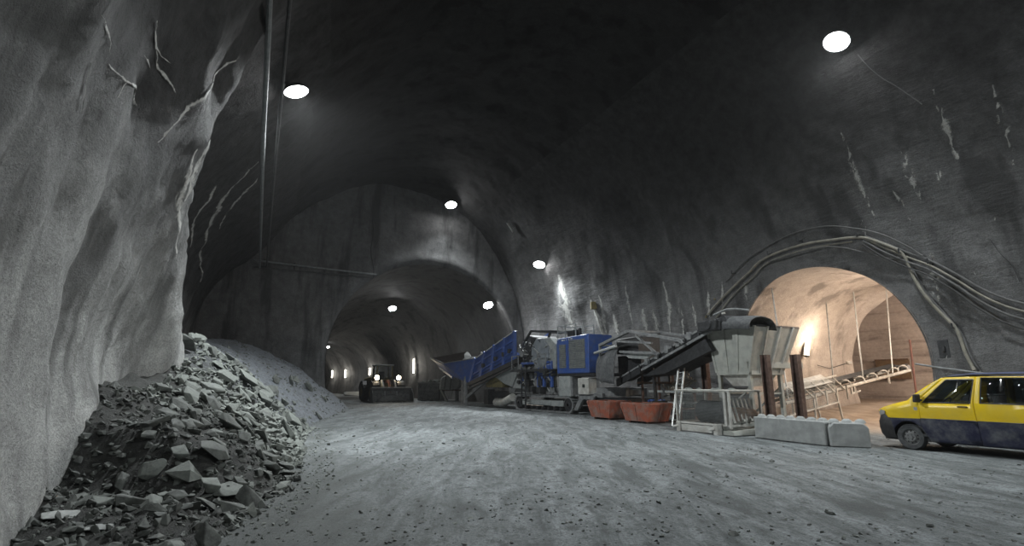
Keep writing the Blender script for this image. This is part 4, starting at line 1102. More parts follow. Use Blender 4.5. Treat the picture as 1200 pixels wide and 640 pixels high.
# rods that hang the belt from the lining
def rod(pxa, pxb, Y0, Y1, label, r=.03):
    a = at_y(*pxa, Y0); b_ = at_y(*pxb, Y1); tube_thing('hanger_rod', [a, b_], r, 'alu', label, 'rod')
cv = lambda t, y=0: sc_.matrix_world @ cpt(t, y)
bpy.context.view_layer.update()
for (px, pyt, t, lab) in ((1000, 360, .47, 'slanting hanger rod holding the middle of the side tunnel conveyor'), (1038, 351, .80, 'upright hanger rod holding the far end of the side tunnel conveyor'), (968, 372, .17, 'thin hanger rod by the warm tube lamp above the side tunnel conveyor'), (902, 340, -.25, 'hanger rod from the tunnel lining down behind the pale hopper')):
    bpt = sc_.matrix_world @ cpt(t, .0, .1); Y = bpt.y + (.2 if px > 990 else 1.6)
    tube_thing('hanger_rod', [at_y(px, pyt - 18, Y), bpt], .03, 'alu', lab, 'rod', 6)
# chamber items
p = W(13.9, QB - .2, 0); b = MB(); pb_ = [SQ(at_y(px, 432, 33)) for px in (1029, 1066)]
def back_pt(px, py): d = ray(px, py); t = (QB - .35) / d.dot(N); return EYE + d * t
a, c = back_pt(1029, 444), back_pt(1065, 421)
e = thing('brown_board', (a.x, a.y, a.z), AZ - pi / 2, 'brown board fixed on the bedded rock face behind the side tunnel conveyor', 'board')
wl = abs((V((c.x, c.y)) - V((a.x, a.y))).length); b = MB(); b.box(0, wl, -.04, .04, 0, c.z - a.z); b.build('panel', 'board', e)
b = MB(); b.bar((0, -.06, c.z - a.z), (wl, -.06, c.z - a.z), .10); b.bar((0, -.06, 0), (wl, -.06, 0), .08); b.build('batten', 'rust_lt', e)
a, c = at_y(1073, 462, 27), at_y(1066, 398, 27)
tube_thing('red_pole', [V((a.x, a.y, .35)), c], .05, 'redrust', 'thin red pole standing at the end of the side tunnel conveyor', 'pole', 10)
a = lining_pt(995, 425, .1); o = MB(); o.box(-.12, .12, -.1, .1, -.08, .08); o = o.build('junction_box', 'white', None, bevel=.02); o.location = a; tag(o, 'small white box on the lining edge above the side tunnel conveyor', 'box')
wall_pts = [lining_pt(x, y, .12) for x, y in ((900, 352), (930, 392), (958, 428), (972, 432), (992, 426))]
tube_thing('lining_cable', wall_pts[2:], .02, 'cable_dark', 'dark cable sagging across the warm lining to the white box', 'cable')

# ------------------------------------------------------------------ skips
def skip(p, rz, lx, ly, h, label, load):
    e = thing('skip', p, rz, label, 'skip'); it = .22
    bt = [(-lx + it, .12, .10), (-it, .12, .10), (-it, ly - .12, .10), (-lx + it, ly - .12, .10)]
    tp = [(-lx, 0, h), (0, 0, h), (0, ly, h), (-lx, ly, h)]
    for i, nm in enumerate(('side_wall', 'end_wall', 'side_wall', 'end_wall')):
        j = (i + 1) % 4; b = MB(); b.quad(bt[i], bt[j], tp[j], tp[i], .03); b.build(nm, 'orange', e)
    b = MB(); b.quad(*bt, .03); b.build('bottom', 'orange', e)
    r = MB()
    for i in range(4): r.bar(tp[i], tp[(i + 1) % 4], .08, .07)
    r.build('rim', 'orange', e)
    for t in (.0, .5, 1):
        rb = MB(); rb.bar(T(bt[0], bt[1], t) - V((0, .03, 0)), T(tp[0], tp[1], t) - V((0, .03, 0)), .07, .06, up=(0, 1, 0)); rb.build('stiffener', 'orange', e)
        if t: rb = MB(); rb.bar(T(bt[1], bt[2], t) + V((.03, 0, 0)), T(tp[1], tp[2], t) + V((.03, 0, 0)), .07, .06, up=(1, 0, 0)); rb.build('stiffener', 'orange', e)
    f = MB()
    for x in (-lx + .35, -.35): f.box(x - .06, x + .06, .15, ly - .15, -.01, .12)
    f.build('runner', 'rust', e)
    l = MB(); rg = random.Random(load); vs = []; n = 8
    for i in range(n + 1):
        for j in range(n + 1): vs.append((-lx + .06 + (lx - .12) * i / n, .06 + (ly - .12) * j / n, h - .14 + rg.uniform(0, .16)))
    l.add(vs, [(i * (n + 1) + j, i * (n + 1) + j + 1, (i + 1) * (n + 1) + j + 1, (i + 1) * (n + 1) + j) for i in range(n) for j in range(n)])
    o = l.build('load', 'muck', e); o['kind'] = 'stuff'; return e
SP = at_z(762, 498)
skip(V((SP.x, SP.y, 0)), AZ - pi / 2 + .08, 1.75, 1.35, .84, 'worn orange skip beside the ladder, the one closer to the guard cage', 3)
SP = at_z(716, 493)
skip(V((SP.x, SP.y, 0)), AZ - pi / 2 + .08, 1.7, 1.3, .86, 'worn orange skip beside the crusher, under the hanging rubber curtain', 5)
# scrap on the skips
b = MB(); bp = W(*SQ(at_z(772, 494)), .86); b.tube([bp + V((-.3 + .1 * k, .5 + .06 * sin(k * 1.9), .03 + .05 * abs(sin(k * 1.3)))) for k in range(9)], .06, 7)
tag(b.build('blue_hose', 'blue', smooth=True), 'crumpled bluish hose lying on the rim of the orange skip by the ladder', 'hose')

# ------------------------------------------------------------------ ladder
la, lb = at_y(787, 487, 22.0), at_y(796, 424, 22.9); ra, rb_ = at_y(794, 490, 21.9), at_y(803, 423, 22.8)
la.z = ra.z = 0.0
lad = thing('ladder', la, 0, 'pale aluminium ladder leaning up under the dark conveyor', 'ladder'); o_ = la.copy()
for p, q in ((la, lb), (ra, rb_)):
    b = MB(); b.bar(p - o_, q - o_, .07, .05); b.build('rail', 'alu', lad)
for k in range(1, 11):
    t = k / 11; b = MB(); b.bar(la.lerp(lb, t) - o_, ra.lerp(rb_, t) - o_, .04); b.build('rung', 'alu', lad)
# ------------------------------------------------------------------ mobile crusher
CR = Plane((4.35, 29.0), radians(32))
crusher = thing('crusher', CR.P0, CR.rz, 'big blue and grey tracked rock crusher with raised feed hopper, by the big tunnel mouth', 'crusher')
cw = 2.9      # width
def part(mb, name, mat, bevel=0, smooth=False, parent=None): return mb.build(name, mat, parent or crusher, bevel=bevel, smooth=smooth)
L = CR.L
# tracks: near and far
tx0, tx1, tz = -7.9, -1.6, 1.02
for y0 in (.0, cw - .55):
    R = .48; prof = [(tx0 + R * 1.05 + R * cos(a), .50 + R * sin(a)) for a in [pi / 2 + pi * k / 10 for k in range(11)]] + [(tx1 - R + R * cos(a), .50 + R * sin(a)) for a in [-pi / 2 + pi * k / 10 for k in range(11)]]
    n = len(prof); b = MB(); vs = []
    for k, (x, z) in enumerate(prof): vs += [(x, y0, z), (x, y0 + .55, z)]
    cx, cz = sum(p[0] for p in prof) / n, .5
    for (x, z) in prof:
        d = V((x - max(tx0 + R, min(tx1 - R, x)), 0, z - .5)).normalized() * .09; vs += [(x - d.x, y0, z - d.z), (x - d.x, y0 + .55, z - d.z)]
    fs = []
    for k in range(n):
        j = (k + 1) % n; fs += [(2 * k, 2 * k + 1, 2 * j + 1, 2 * j), (2 * n + 2 * k, 2 * n + 2 * j, 2 * n + 2 * j + 1, 2 * n + 2 * k + 1), (2 * k, 2 * j, 2 * n + 2 * j, 2 * n + 2 * k), (2 * k + 1, 2 * n + 2 * k + 1, 2 * n + 2 * j + 1, 2 * j + 1)]
    b.add(vs, fs)
    # grouser bars around the belt
    per = []
    for k in range(n):
        p, q = V((prof[k][0], 0, prof[k][1])), V((prof[(k + 1) % n][0], 0, prof[(k + 1) % n][1])); m = max(1, int((q - p).length / .2))
        for i in range(m): per.append((p.lerp(q, i / m)))
    for p in per:
        d = V((p.x - max(tx0 + R, min(tx1 - R, p.x)), 0, p.z - .5)).normalized(); b.bar(p + V((0, y0 - .01, 0)) + d * .02, p + V((0, y0 + .56, 0)) + d * .02, .05, .07, up=d)
    tr = part(b, 'track', 'steel')
    for cx_, r in ((tx0 + .52, .34), (tx1 - .48, .38)):
        s = MB(); s.lathe([(.08, -.05), (.12, -.04), (r * .6, 0), (r, 0), (r, .4), (0.01, .4)], (cx_, y0 + .03, .5), (0, 1, 0), 22)
        s.build('sprocket', 'dark', tr, smooth=False)
    for k in range(7):
        s = MB(); s.cyl((tx0 + 1.3 + k * .62, y0 + .06, .22), (tx0 + 1.3 + k * .62, y0 + .45, .22), .12, 12); s.build('roller', 'dark', tr)
    s = MB(); s.box(tx0 + .9, tx1 - 1.0, y0 + .05, y0 + .45, .38, .72); s.box(tx0 + 1.3, tx1 - 2.2, y0 - .02, y0 + .1, .42, .66); s.build('track_frame', 'grey', tr, bevel=.02)
# chassis beams
b = MB(); b.box(-9.4, 2.2, .5, .85, 1.05, 1.5); b.box(-9.4, 2.2, cw - .85, cw - .5, 1.05, 1.5)
for x in (-8.5, -6.2, -3.8, -1.2, 1.6): b.box(x - .15, x + .15, .5, cw - .5, 1.1, 1.4)
part(b, 'chassis', 'steel', .02)
for y in (.1, cw - .3): b = MB(); b.prism([(-8.3, 1.4), (-7.3, 2.7), (-6.9, 2.7), (-6.7, 1.4)], y, y + .2); part(b, 'side_bracket', 'grey', .02)
# feeder: inclined blue trough
top0, top1, bt1, bt0 = (-13.6, 3.62), (-7.76, 5.3), (-7.7, 3.2), (-14.6, 1.6)
fd = MB()
fd.prism([bt0, top0, top1, bt1], .0, .08); side = part(fd, 'feeder_side', 'blue')
fd2 = MB(); fd2.prism([bt0, top0, top1, bt1], cw - .1, cw); part(fd2, 'feeder_side', 'blue')
fl = MB(); fl.quad((bt0[0], 0, bt0[1] + .35), (bt1[0], 0, bt1[1] + .35), (bt1[0], cw, bt1[1] + .35), (bt0[0], cw, bt0[1] + .35), .08); part(fl, 'feeder_floor', 'dark')
for t in (.02, .27, .52, .77, .99):
    b = MB(); p, q = V((bt0[0] + (bt1[0] - bt0[0]) * t, -.06, bt0[1] + (bt1[1] - bt0[1]) * t)), V((top0[0] + (top1[0] - top0[0]) * t, -.06, top0[1] + (top1[1] - top0[1]) * t)); b.bar(p, q, .28, .14, up=(0, 1, 0)); b.build('rib', 'blue', side, bevel=.015)
b = MB()
for t0, t1 in ((.36, .36), (.72, .72)):
    p = V(bt0 + (0,)).lerp(V(top0 + (0,)), t0); q = V(bt1 + (0,)).lerp(V(top1 + (0,)), t1); b.bar((p.x, -.04, p.y), (q.x, -.04, q.y), .10, .12, up=(0, 1, 0))
b.build('rail', 'blue', side)
b = MB(); b.bar((top0[0], .04, top0[1]), (top1[0], .04, top1[1] + .02), .22, .06); b.build('pale_rim', 'white', side)  # rim bar paler than the blue side plate
b = MB(); b.bar((bt0[0], -.04, bt0[1] + .05), (bt1[0] + .3, -.04, bt1[1] + .05), .2, .30); b.bar((bt0[0], -.08, bt0[1] - .32), (bt1[0], -.08, bt1[1] - .3), .12, .14); part(b, 'feeder_beam', 'dark')
b = MB()
for t in (.35, .62, .78, .9): p = V(bt0 + (0,)).lerp(V(bt1 + (0,)), t); b.box(p.x - .14, p.x + .14, -.18, .0, p.y + .75, p.y + 1.05)
part(b, 'clamp', 'dark')
# hopper wings: near, end, far (leaning outwards)
fx = -20.6
b = MB(); b.quad((-14.5, -.02, 1.75), (-13.55, -.02, 3.62), (-17.8, -.75, 3.35), (-17.0, -.3, 2.35), .06); part(b, 'hopper_wing', 'blue')
b = MB(); b.quad((-17.0, -.3, 2.35), (-17.8, -.75, 3.35), (-20.9, -.6, 3.95), (-20.3, 0, 3.2), .06); b.bar((-17.0, -.3, 2.3), (-20.3, 0, 3.15), .1, .3); part(b, 'hopper_wing', 'blue')
b = MB(); b.quad((-14.4, .0, 1.95), (-20.3, .0, 3.25), (-20.3, cw, 3.25), (-14.4, cw, 1.95), .06); part(b, 'hopper_floor', 'dark')
b = MB(); b.quad((-20.3, .0, 3.2), (-20.9, -.6, 3.95), (-21.6, cw + .6, 4.75), (-20.3, cw, 3.2), .06); part(b, 'hopper_wing', 'wing')
b = MB(); b.quad((-20.3, cw, 3.2), (-21.6, cw + .6, 4.75), (-14.6, cw + .7, 4.15), (-14.4, cw, 2.0), .06); b.quad((-14.6, cw, 2.6), (-14.6, cw + .7, 4.15), (-12.5, cw + .2, 4.2), (-12.5, cw, 3.2), .06); part(b, 'hopper_wing', 'wing')
b = MB(); b.bar((-13.55, -.02, 3.66), (-17.8, -.78, 3.39), .12, .05); b.bar((-17.8, -.78, 3.39), (-20.9, -.62, 3.99), .12, .05); part(b, 'pale_rim', 'steel')  # rim bars in a paler grey than the wing plates
b = MB(); rg = random.Random(9)
for k in range(26):
    x = rg.uniform(-18.6, -15.2); y = rg.uniform(1.2, cw); z = 3.3 + .55 * (1 - abs((x + 17) / 2)) + rg.uniform(0, .35); me = rg.choice(small); s_ = rg.uniform(.4, .95)
    R_ = Euler((rg.uniform(0, 6), rg.uniform(0, 6), rg.uniform(0, 6))).to_matrix(); b.add([V((x, y, z)) + R_ @ (v.co * s_) for v in me.vertices], [tuple(p.vertices) for p in me.polygons])
o = part(b, 'load', 'rock_pale'); o['kind'] = 'stuff'
# hopper posts
for x, y in ((-15.0, -.1), (-15.0, cw + .1), (-16.2, .3)):
    b = MB(); b.box(x - .14, x + .14, y - .12, y + .12, 0, 2.3); b.box(x - .28, x + .28, y - .25, y + .25, -.01, .06); part(b, 'hopper_leg', 'steel', .01)
b = MB(); b.bar((-15.0, -.05, .6), (-9.6, .2, 3.0), .16, .2); b.bar((-16.2, .3, .4), (-14.8, .3, 1.8), .1); part(b, 'brace', 'steel')
# below the feeder
b = MB(); b.box(-12.8, -10.4, .5, 2.0, 1.45, 2.35); part(b, 'counterweight', 'ochre', .03)
b = MB(); b.prism([(-10.9, 2.2), (-10.2, 2.75), (-8.2, 3.0), (-7.9, 2.4), (-8.6, 1.5), (-9.6, 1.7)], .2, 1.6); part(b, 'side_chute', 'grey', .03)
b = MB(); b.tube([(-11.2, .5, .38), (-10, .4, .40), (-9, .25, .62), (-8.4, .2, .8)], .28, 14); part(b, 'dust_duct', 'white', smooth=True)
b = MB(); b.box(-13.4, -9.3, .7, 2.2, .75, 1.15); b.box(-12.9, -12.3, .4, 1.0, .2, 1.3); part(b, 'side_belt', 'dark', .02)
# crusher body
b = MB(); b.prism([(-7.4, 2.2), (-7.5, 4.4), (-6.7, 4.95), (-5.4, 4.6), (-4.8, 3.4), (-4.4, 2.2)], .35, cw - .35); part(b, 'jaw_housing', 'dark', .04)
b = MB(); oc = [(-4.85 + .98 * cos(pi / 8 + k * pi / 4), 3.62 + 1.0 * sin(pi / 8 + k * pi / 4)) for k in range(8)]; b.prism(oc, -.05, .35); part(b, 'flywheel_guard', 'guard', .03)
b = MB(); b.prism([(-4.7, 4.6), (-3.9, 4.55), (-3.3, 4.1), (-3.3, 2.6), (-4.0, 2.6)], .1, cw - .3); part(b, 'drive_cover', 'grey', .03)
b = MB()
for p, q in (((-6.9, .2, 4.5), (-6.1, .2, 5.15)), ((-6.1, .2, 5.15), (-3.9, .2, 4.95)), ((-3.9, .2, 4.95), (-4.2, .2, 4.5)), ((-6.1, .2, 5.15), (-6.1, cw - .4, 5.15)), ((-3.9, .2, 4.95), (-3.9, cw - .4, 4.95)), ((-6.1, cw - .4, 5.15), (-3.9, cw - .4, 4.95))): b.bar(p, q, .12)
part(b, 'top_frame', 'dark')
b = MB(); b.box(-5.5, -4.5, .0, .4, 2.0, 2.75); b.box(-4.2, -3.6, -.05, .3, 2.1, 2.9); part(b, 'blue_tank', 'blue', .03)
rg = random.Random(21)
hoses = MB()
for k in range(16):
    x = rg.uniform(-7.6, -5.2); z = rg.uniform(2.8, 4.4); hoses.tube([(x + .3 * j * rg.uniform(.3, 1), .15 - .2 * sin(j * .8), z + .25 * sin(j * 1.2 + k)) for j in range(5)], .04, 6)
part(hoses, 'hydraulic_hose', 'dark', smooth=True)
b = MB()
for k in range(22):
    x = rg.uniform(-7.5, -3.4); z = rg.uniform(1.5, 2.6) if k % 2 else rg.uniform(2.7, 4.3); y = rg.uniform(-.05, .3); s_ = rg.uniform(.1, .3); b.box(x - s_, x + s_, y, y + .35, z - s_ * .7, z + s_ * .7)
part(b, 'valve_block', 'steel', .02)
b = MB()
for k in range(7): x = rg.uniform(-7.2, -4.3); z = rg.uniform(1.6, 4.2); b.cyl((x, -.02, z), (x, .3, z), rg.uniform(.12, .3), 14)
part(b, 'pulley', 'steel')
b = MB()
for x in (-7.0, -5.1, -4.5, -3.7): b.box(x - .09, x + .09, -.02, .16, 1.5, 3.1)
b.box(-7.0, -3.7, -.02, .12, 2.95, 3.1); b.box(-5.1, -3.7, -.02, .12, 2.05, 2.2); part(b, 'side_frame', 'blue', .02)
b = MB()
for k in range(14):
    x = rg.uniform(-7.3, -3.3); z = rg.uniform(1.3, 2.45) if k % 2 else rg.uniform(3.0, 4.5); b.bar((x, -.1, z), (x + rg.uniform(-.6, .6), -.1, z + rg.uniform(-.4, .4)), .06)
part(b, 'pipework', 'alu')
b = MB()
for k in range(16):
    x = rg.uniform(-7.4, -3.2); z = rg.uniform(1.2, 2.4); s_ = rg.uniform(.08, .2); b.box(x - s_, x + s_, -.12, .3, z - s_, z + s_)
part(b, 'pump_housing', 'dark', .02)
# platform, ladder, rail
b = MB(); b.box(-7.5, -3.3, -.55, .4, 2.50, 2.58); b.box(-7.5, -3.3, -.58, -.53, 2.46, 2.62); part(b, 'walkway', 'dark')
b = MB()
for x in (-7.4, -6.6, -4.4, -3.5): b.bar((x, -.52, 2.58), (x, -.52, 3.5), .05)
b.bar((-7.4, -.52, 3.5), (-6.6, -.52, 3.5), .05); b.bar((-4.4, -.52, 3.5), (-3.5, -.52, 3.5), .05); part(b, 'walkway_rail', 'steel')
b = MB()
for x in (-6.05, -5.6): b.bar((x, -.62, .25), (x, -.6, 2.6), .07)
for k in range(8): b.bar((-6.05, -.62, .4 + k * .29), (-5.6, -.62, .4 + k * .29), .05)
part(b, 'access_ladder', 'dark')
# cabinets and generator frame
b = MB(); b.box(-2.85, -1.75, -.05, .7, .98, 2.15); part(b, 'grey_cabinet', 'grey', .03)
b = MB(); b.box(-1.75, -1.60, 0, .7, 1.0, 2.1); b.box(-1.45, -.15, .1, .7, 1.0, 1.1); part(b, 'cabinet_frame', 'steel')
b = MB(); b.box(-1.05, -.12, -.06, .55, 1.12, 2.02); wc = part(b, 'white_cabinet', 'white', .025)
b = MB(); b.box(-.62, -.42, -.09, -.05, 1.5, 1.68); b.build('lock', 'dark', wc)
b = MB(); b.box(-3.1, .35, .0, cw - .3, 2.12, 2.3); part(b, 'deck_beam', 'dark', .02)
eng = MB(); EW = 1.75
eng.prism([(-2.95, 2.3), (-2.95, 4.32), (-2.5, 4.40), (0, 4.48), (0, 2.3)], -.08, EW); eh = part(eng, 'engine_housing', 'blue', .04)
for x0_, x1_, z0_, z1_ in ((-2.66, -2.05, 2.62, 4.0), (-1.72, -.30, 2.58, 4.22)):
    b = MB(); n = 16
    for k in range(n):
        z = z0_ + (z1_ - z0_) * k / n; b.hexa([(x0_, -.115, z), (x1_, -.115, z), (x1_, -.085, z + .02), (x0_, -.085, z + .02)], [(x0_, -.13, z + .05), (x1_, -.13, z + .05), (x1_, -.085, z + .075), (x0_, -.085, z + .075)])
    b.box(x0_, x1_, -.09, -.075, z0_, z1_); b.build('louvre', 'grille', eh)
b = MB()
b.box(-1.92, -1.84, -.11, -.07, 2.36, 4.3)
b.build('door_post', 'blue', eh)
b = MB()
for k, w_ in enumerate((.16, .09, .13, .1, .15)): b.box(-2.45 + .22 * k, -2.45 + .22 * k + w_, -.095, -.078, 4.20 + .012 * k, 4.29 + .012 * k)
b.build('lettering', 'white', eh, label='short row of worn pale lettering on the engine housing')
rl_ = MB(); zt_ = 4.42
for x, y in ((-3.05, .1), (-2.3, .1), (-1.3, .1), (-3.05, 1.5), (-2.3, 1.5), (-1.3, 1.5), (-.6, .1)): rl_.bar((x, y, zt_ - .1), (x, y, zt_ + .75), .05)
for z in (zt_ + .4, zt_ + .75):
    for y in (.1, 1.5): rl_.bar((-3.05, y, z), (-1.3, y, z), .045)
    rl_.bar((-3.05, .1, z), (-3.05, 1.5, z), .045)
part(rl_, 'roof_rail', 'grey')
b = MB(); b.box(-2.5, -1.9, .4, 1.0, zt_ - .05, zt_ + .5); b.cyl((-1.65, .7, zt_ - .1), (-1.65, .7, zt_ + .55), .11, 12); part(b, 'exhaust_unit', 'dark', .02)
# rear outrigger
b = MB(); b.prism([(-1.6, .25), (-1.0, 1.05), (.3, 1.05), (.1, .85), (-.75, .85), (-1.3, .2)], .05, .2); b.bar((-.2, .1, 1.0), (.9, .1, .12), .14, .2); b.box(-1.2, .6, .3, .5, .95, 1.2); part(b, 'outrigger', 'steel', .01)
b = MB(); b.box(-.2, 2.4, .4, cw - .4, .5, .95); part(b, 'tail_frame', 'dark')

# ------------------------------------------------------------------ dark discharge conveyor
DP = Plane((8.0, 20.0), radians(20)); dw = 1.25
dc = thing('discharge_conveyor', DP.P0, DP.rz, 'long black belt conveyor climbing from the crusher to the pale hopper', 'conveyor')
def dpart(mb, name, mat, **k): return mb.build(name, mat, dc, **k)
tA, tB = V((-7.5, 0, 1.95)), V((.35, 0, 4.25))
def dp(t, y, dz=0): p = tA.lerp(tB, t); return V((p.x, y, p.z + dz))
for y in (0, dw):
    b = MB()
    for t0, t1 in ((.0, .28), (.3, .62), (.63, .96)):
        b.add([], []); b.prism([(dp(t0, 0).x, dp(t0, 0).z - .38), (dp(t1, 0).x, dp(t1, 0).z - (.40 if t1 < .9 else .22)), (dp(t1, 0).x, dp(t1, 0).z + .02), (dp(t0, 0).x, dp(t0, 0).z + .0)], y - .05, y + .05)
    for k in range(9): t = .06 + .11 * k; b.box(dp(t, 0).x - .05, dp(t, 0).x + .05, y - .09, y + .09, dp(t, 0).z - .36, dp(t, 0).z + .0)
    dpart(b, 'side_frame', 'dark')
b = MB(); b.bar(dp(.0, -.06, -.05), dp(.96, -.06, -.02), .05, .08); b.bar(dp(.3, -.08, -.30), dp(.95, -.08, -.33), .06, .10); dpart(b, 'frame_edge', 'steel')
b = MB(); vs = []; n = 8; K = 16
for i in range(K + 1):
    for j in range(n + 1): u = j / n; vs.append(dp(i / K, .08 + (dw - .16) * u, -.10 + .14 * (2 * u - 1) ** 2))
b.add(vs, [(i * (n + 1) + j, i * (n + 1) + j + 1, (i + 1) * (n + 1) + j + 1, (i + 1) * (n + 1) + j) for i in range(K) for j in range(n)]); o = dpart(b, 'belt', 'rubber', smooth=True); o.modifiers.new('thickness', 'SOLIDIFY').thickness = .03
b = MB(); b.prism([(dp(.28, 0).x, dp(.28, 0).z - .55), (dp(.78, 0).x, dp(.78, 0).z - .47), (dp(.80, 0).x, dp(.80, 0).z - 1.0), (dp(.50, 0).x, dp(.5, 0).z - .95)], .06, dw - .06); b.prism([(dp(.76, 0).x, dp(.76, 0).z - .47), (dp(.86, 0).x, dp(.86, 0).z - .45), (dp(.90, 0).x, dp(.90, 0).z - 1.02), (dp(.76, 0).x, dp(.76, 0).z - 1.0)], .04, .26); dpart(b, 'underbelt_tray', 'dark')
for k in range(6):
    t = .36 + .1 * k; b = MB(); b.cyl(dp(t, -.12, .05), dp(t, .0, .05), .08, 10); b.box(dp(t, 0).x - .12, dp(t, 0).x + .12, -.14, -.05, dp(t, 0).z - .2, dp(t, 0).z + .12); dpart(b, 'idler_bracket', 'steel')
b = MB(); b.box(-.7, .25, -.35, -.02, 3.72, 4.12); b.cyl((-.1, -.4, 3.95), (-.1, .0, 3.95), .2, 16); dpart(b, 'drive_box', 'dark', bevel=.03)
b = MB(); b.cyl(dp(.99, .05, -.15), dp(.99, dw - .05, -.15), .22, 20); dpart(b, 'head_drum', 'rubber', smooth=True)
# ribbed rubber hood over the hopper
b = MB(); vs = []; K = 26
for k in range(K + 1):
    x = -.35 + 2.0 * k / K; z = 4.30 - .10 * (k / K) ** 2 * 1.6; rr = 1 + (.035 if k % 2 else 0)
    for a in range(11): th = pi * a / 10; vs.append((x, dw / 2 - dw * .52 * rr * cos(th), z - .52 + .50 * rr * sin(th) ** .7))
b.add(vs, [(k * 11 + a, k * 11 + a + 1, k * 11 + a + 12, k * 11 + a + 11) for k in range(K) for a in range(10)])
o = dpart(b, 'rubber_hood', 'rubber_dusty', smooth=True); o.modifiers.new('thickness', 'SOLIDIFY').thickness = .03
b = MB(); b.tube([(.0, -.1, 4.34), (.7, -.12, 4.46), (1.2, -.1, 4.42), (1.75, -.05, 4.30)], .04, 8); dpart(b, 'hood_rail', 'pipe', smooth=True)
b = MB(); b.box(.55, .7, -.22, -.15, 4.30, 4.36); dpart(b, 'work_light', 'white')
# support under the head
for x in (-4.6,):
    b = MB()
    for y in (.3, dw - .05): b.bar((x, y, 0), (x - .15, y, dp((x + 7.5) / 7.85, 0).z - .35), .12)
    b.bar((x, .05, .9), (x, dw - .05, .9), .08); b.box(x - .15, x + .15, 0, dw, -.01, .05); dpart(b, 'support_leg', 'dark')
# gantry over the lower end
g = MB(); gz = 3.9
q = lambda px, py, y: DP.P(px, py, y)
a1, a2, a3, a4 = q(703, 405, -.3), q(737, 388, -.3), q(797, 399, -.3), q(771, 416, -.3)
g.bar(a1, a2, .18, .14); g.bar(a2, a3, .12, .12); g.bar(q(745, 393, -.3), a4, .10); g.bar(a1, a1 - V((0, 0, 2.0)), .12)
far = V((0, 1.8, 0))
g.bar(a1 + far, a2 + far, .14); g.bar(a2 + far, a3 + far + V((0, 0, .1)), .10); g.bar(a1, a1 + far, .10); g.bar(a2, a2 + far, .10); g.bar(a3, a3 + far, .08); g.bar(q(722, 400, -.3), q(764, 402, -.3), .10); g.bar(q(722, 412, -.3), q(770, 414, -.3), .10, .12)
g.bar(a3 + V((0, 0, -.0)), q(800, 403, -.3), .1)
dpart(g, 'gantry_frame', 'steel')
b = MB(); m0, m1 = q(722, 398, .2), q(748, 413, .2); b.box(m0.x, m1.x, .2, 1.5, m1.z, m0.z); dpart(b, 'magnet_box', 'dark', bevel=.03)
b = MB(); vs = [q(729, 413, -.1), q(771, 413, -.1), q(757, 421, -.1), q(738, 420, -.1)]; b.quad(vs[3], vs[2], vs[1], vs[0], .05); dpart(b, 'side_skirt', 'grey')
b = MB(); m0, m1 = q(724, 418, .3), q(752, 438, .3); b.box(m0.x, m1.x, .3, 1.6, m1.z, m0.z); dpart(b, 'opening_shade_box', 'dark')  # dark box added to stand in for the shaded opening under the gantry
# hanging rubber curtain
cu = MB(); vs = []; nx, nz_ = 10, 10
for i in range(nx + 1):
    for j in range(nz_ + 1):
        u, v = i / nx, j / nz_; p = q(697 + 25 * u, (414 - 8 * u) + (452 - 414 + 6 * u - 7 * (1 - u)) * v, -.55)
        vs.append(p + V((0, .10 * sin(u * 7 + v) - .25 * u + (.35 * (1 - v) ** 4), 0)))
for i in range(nx + 1):
    p = vs[i * (nz_ + 1)].copy(); vs.append(p + V((0, .8, .12)))
N_ = (nx + 1) * (nz_ + 1)
fs = [(i * (nz_ + 1) + j, i * (nz_ + 1) + j + 1, (i + 1) * (nz_ + 1) + j + 1, (i + 1) * (nz_ + 1) + j) for i in range(nx) for j in range(nz_)] + [(i * (nz_ + 1), (i + 1) * (nz_ + 1), N_ + i + 1, N_ + i) for i in range(nx)]
cu.add(vs, fs); o = dpart(cu, 'rubber_curtain', 'rubber_dusty', smooth=True); o.modifiers.new('thickness', 'SOLIDIFY').thickness = .04
b = MB(); b.bar(q(697, 414, -.5), q(722, 406, -.6), .16, .12); b.bar(q(722, 406, -.6), q(722, 406, .6), .1); dpart(b, 'curtain_bar', 'grey', bevel=.02)
# beams and rails behind, under the conveyor
rk = thing('steel_rack', at_y(770, 486, 25.5).xy.to_3d(), DP.rz, 'rack of rusty beams and pale rails under the black conveyor, behind the skips', 'rack')
for z, x0_, x1_, m in ((2.35, -1.2, 1.3, 'rust_lt'), (1.75, -1.5, 1.2, 'rust_lt'), (1.35, -.5, 2.0, 'grey'), (.85, -.4, 2.0, 'grey')):
    b = MB(); b.bar((x0_, 0, z), (x1_, 0, z), .10, .10); b.bar((x0_, .8, z), (x1_, .8, z), .10, .10); b.build('beam', m, rk)
for x in (-1.1, .3, 1.8):
    b = MB(); b.bar((x, 0, 0), (x, 0, 2.4 if x < 1 else 1.5), .09); b.bar((x, .8, 0), (x, .8, 2.4 if x < 1 else 1.5), .09); b.bar((x, 0, .6), (x, .8, .6), .07); b.build('upright', 'rust', rk)
b = MB(); b.box(-.3, 1.9, .1, 1.6, .02, 1.05); b.box(-.2, 1.7, .05, .1, .2, .9)
hg = thing('dark_generator', rk.location + Matrix.Rotation(DP.rz, 3, 'Z') @ V((-.2, 1.3, 0)), DP.rz, 'dark low generator cabinet standing in the shade under the black conveyor', 'generator')
b = MB(); b.box(0, 2.2, 0, 1.4, .1, 1.25); b.build('cabinet', 'dark', hg, bevel=.04); b = MB()
for k in range(8): b.box(.2, 1.2, -.03, 0, .4 + k * .08, .44 + k * .08)
b.build('louvre', 'steel', hg); b = MB(); b.box(.05, .3, .1, 1.3, 0, .12); b.box(1.9, 2.15, .1, 1.3, 0, .12); b.build('skid', 'dark', hg)
hs = MB(); rg = random.Random(31)
base = rk.location + Matrix.Rotation(DP.rz, 3, 'Z') @ V((1.2, .3, 1.4))
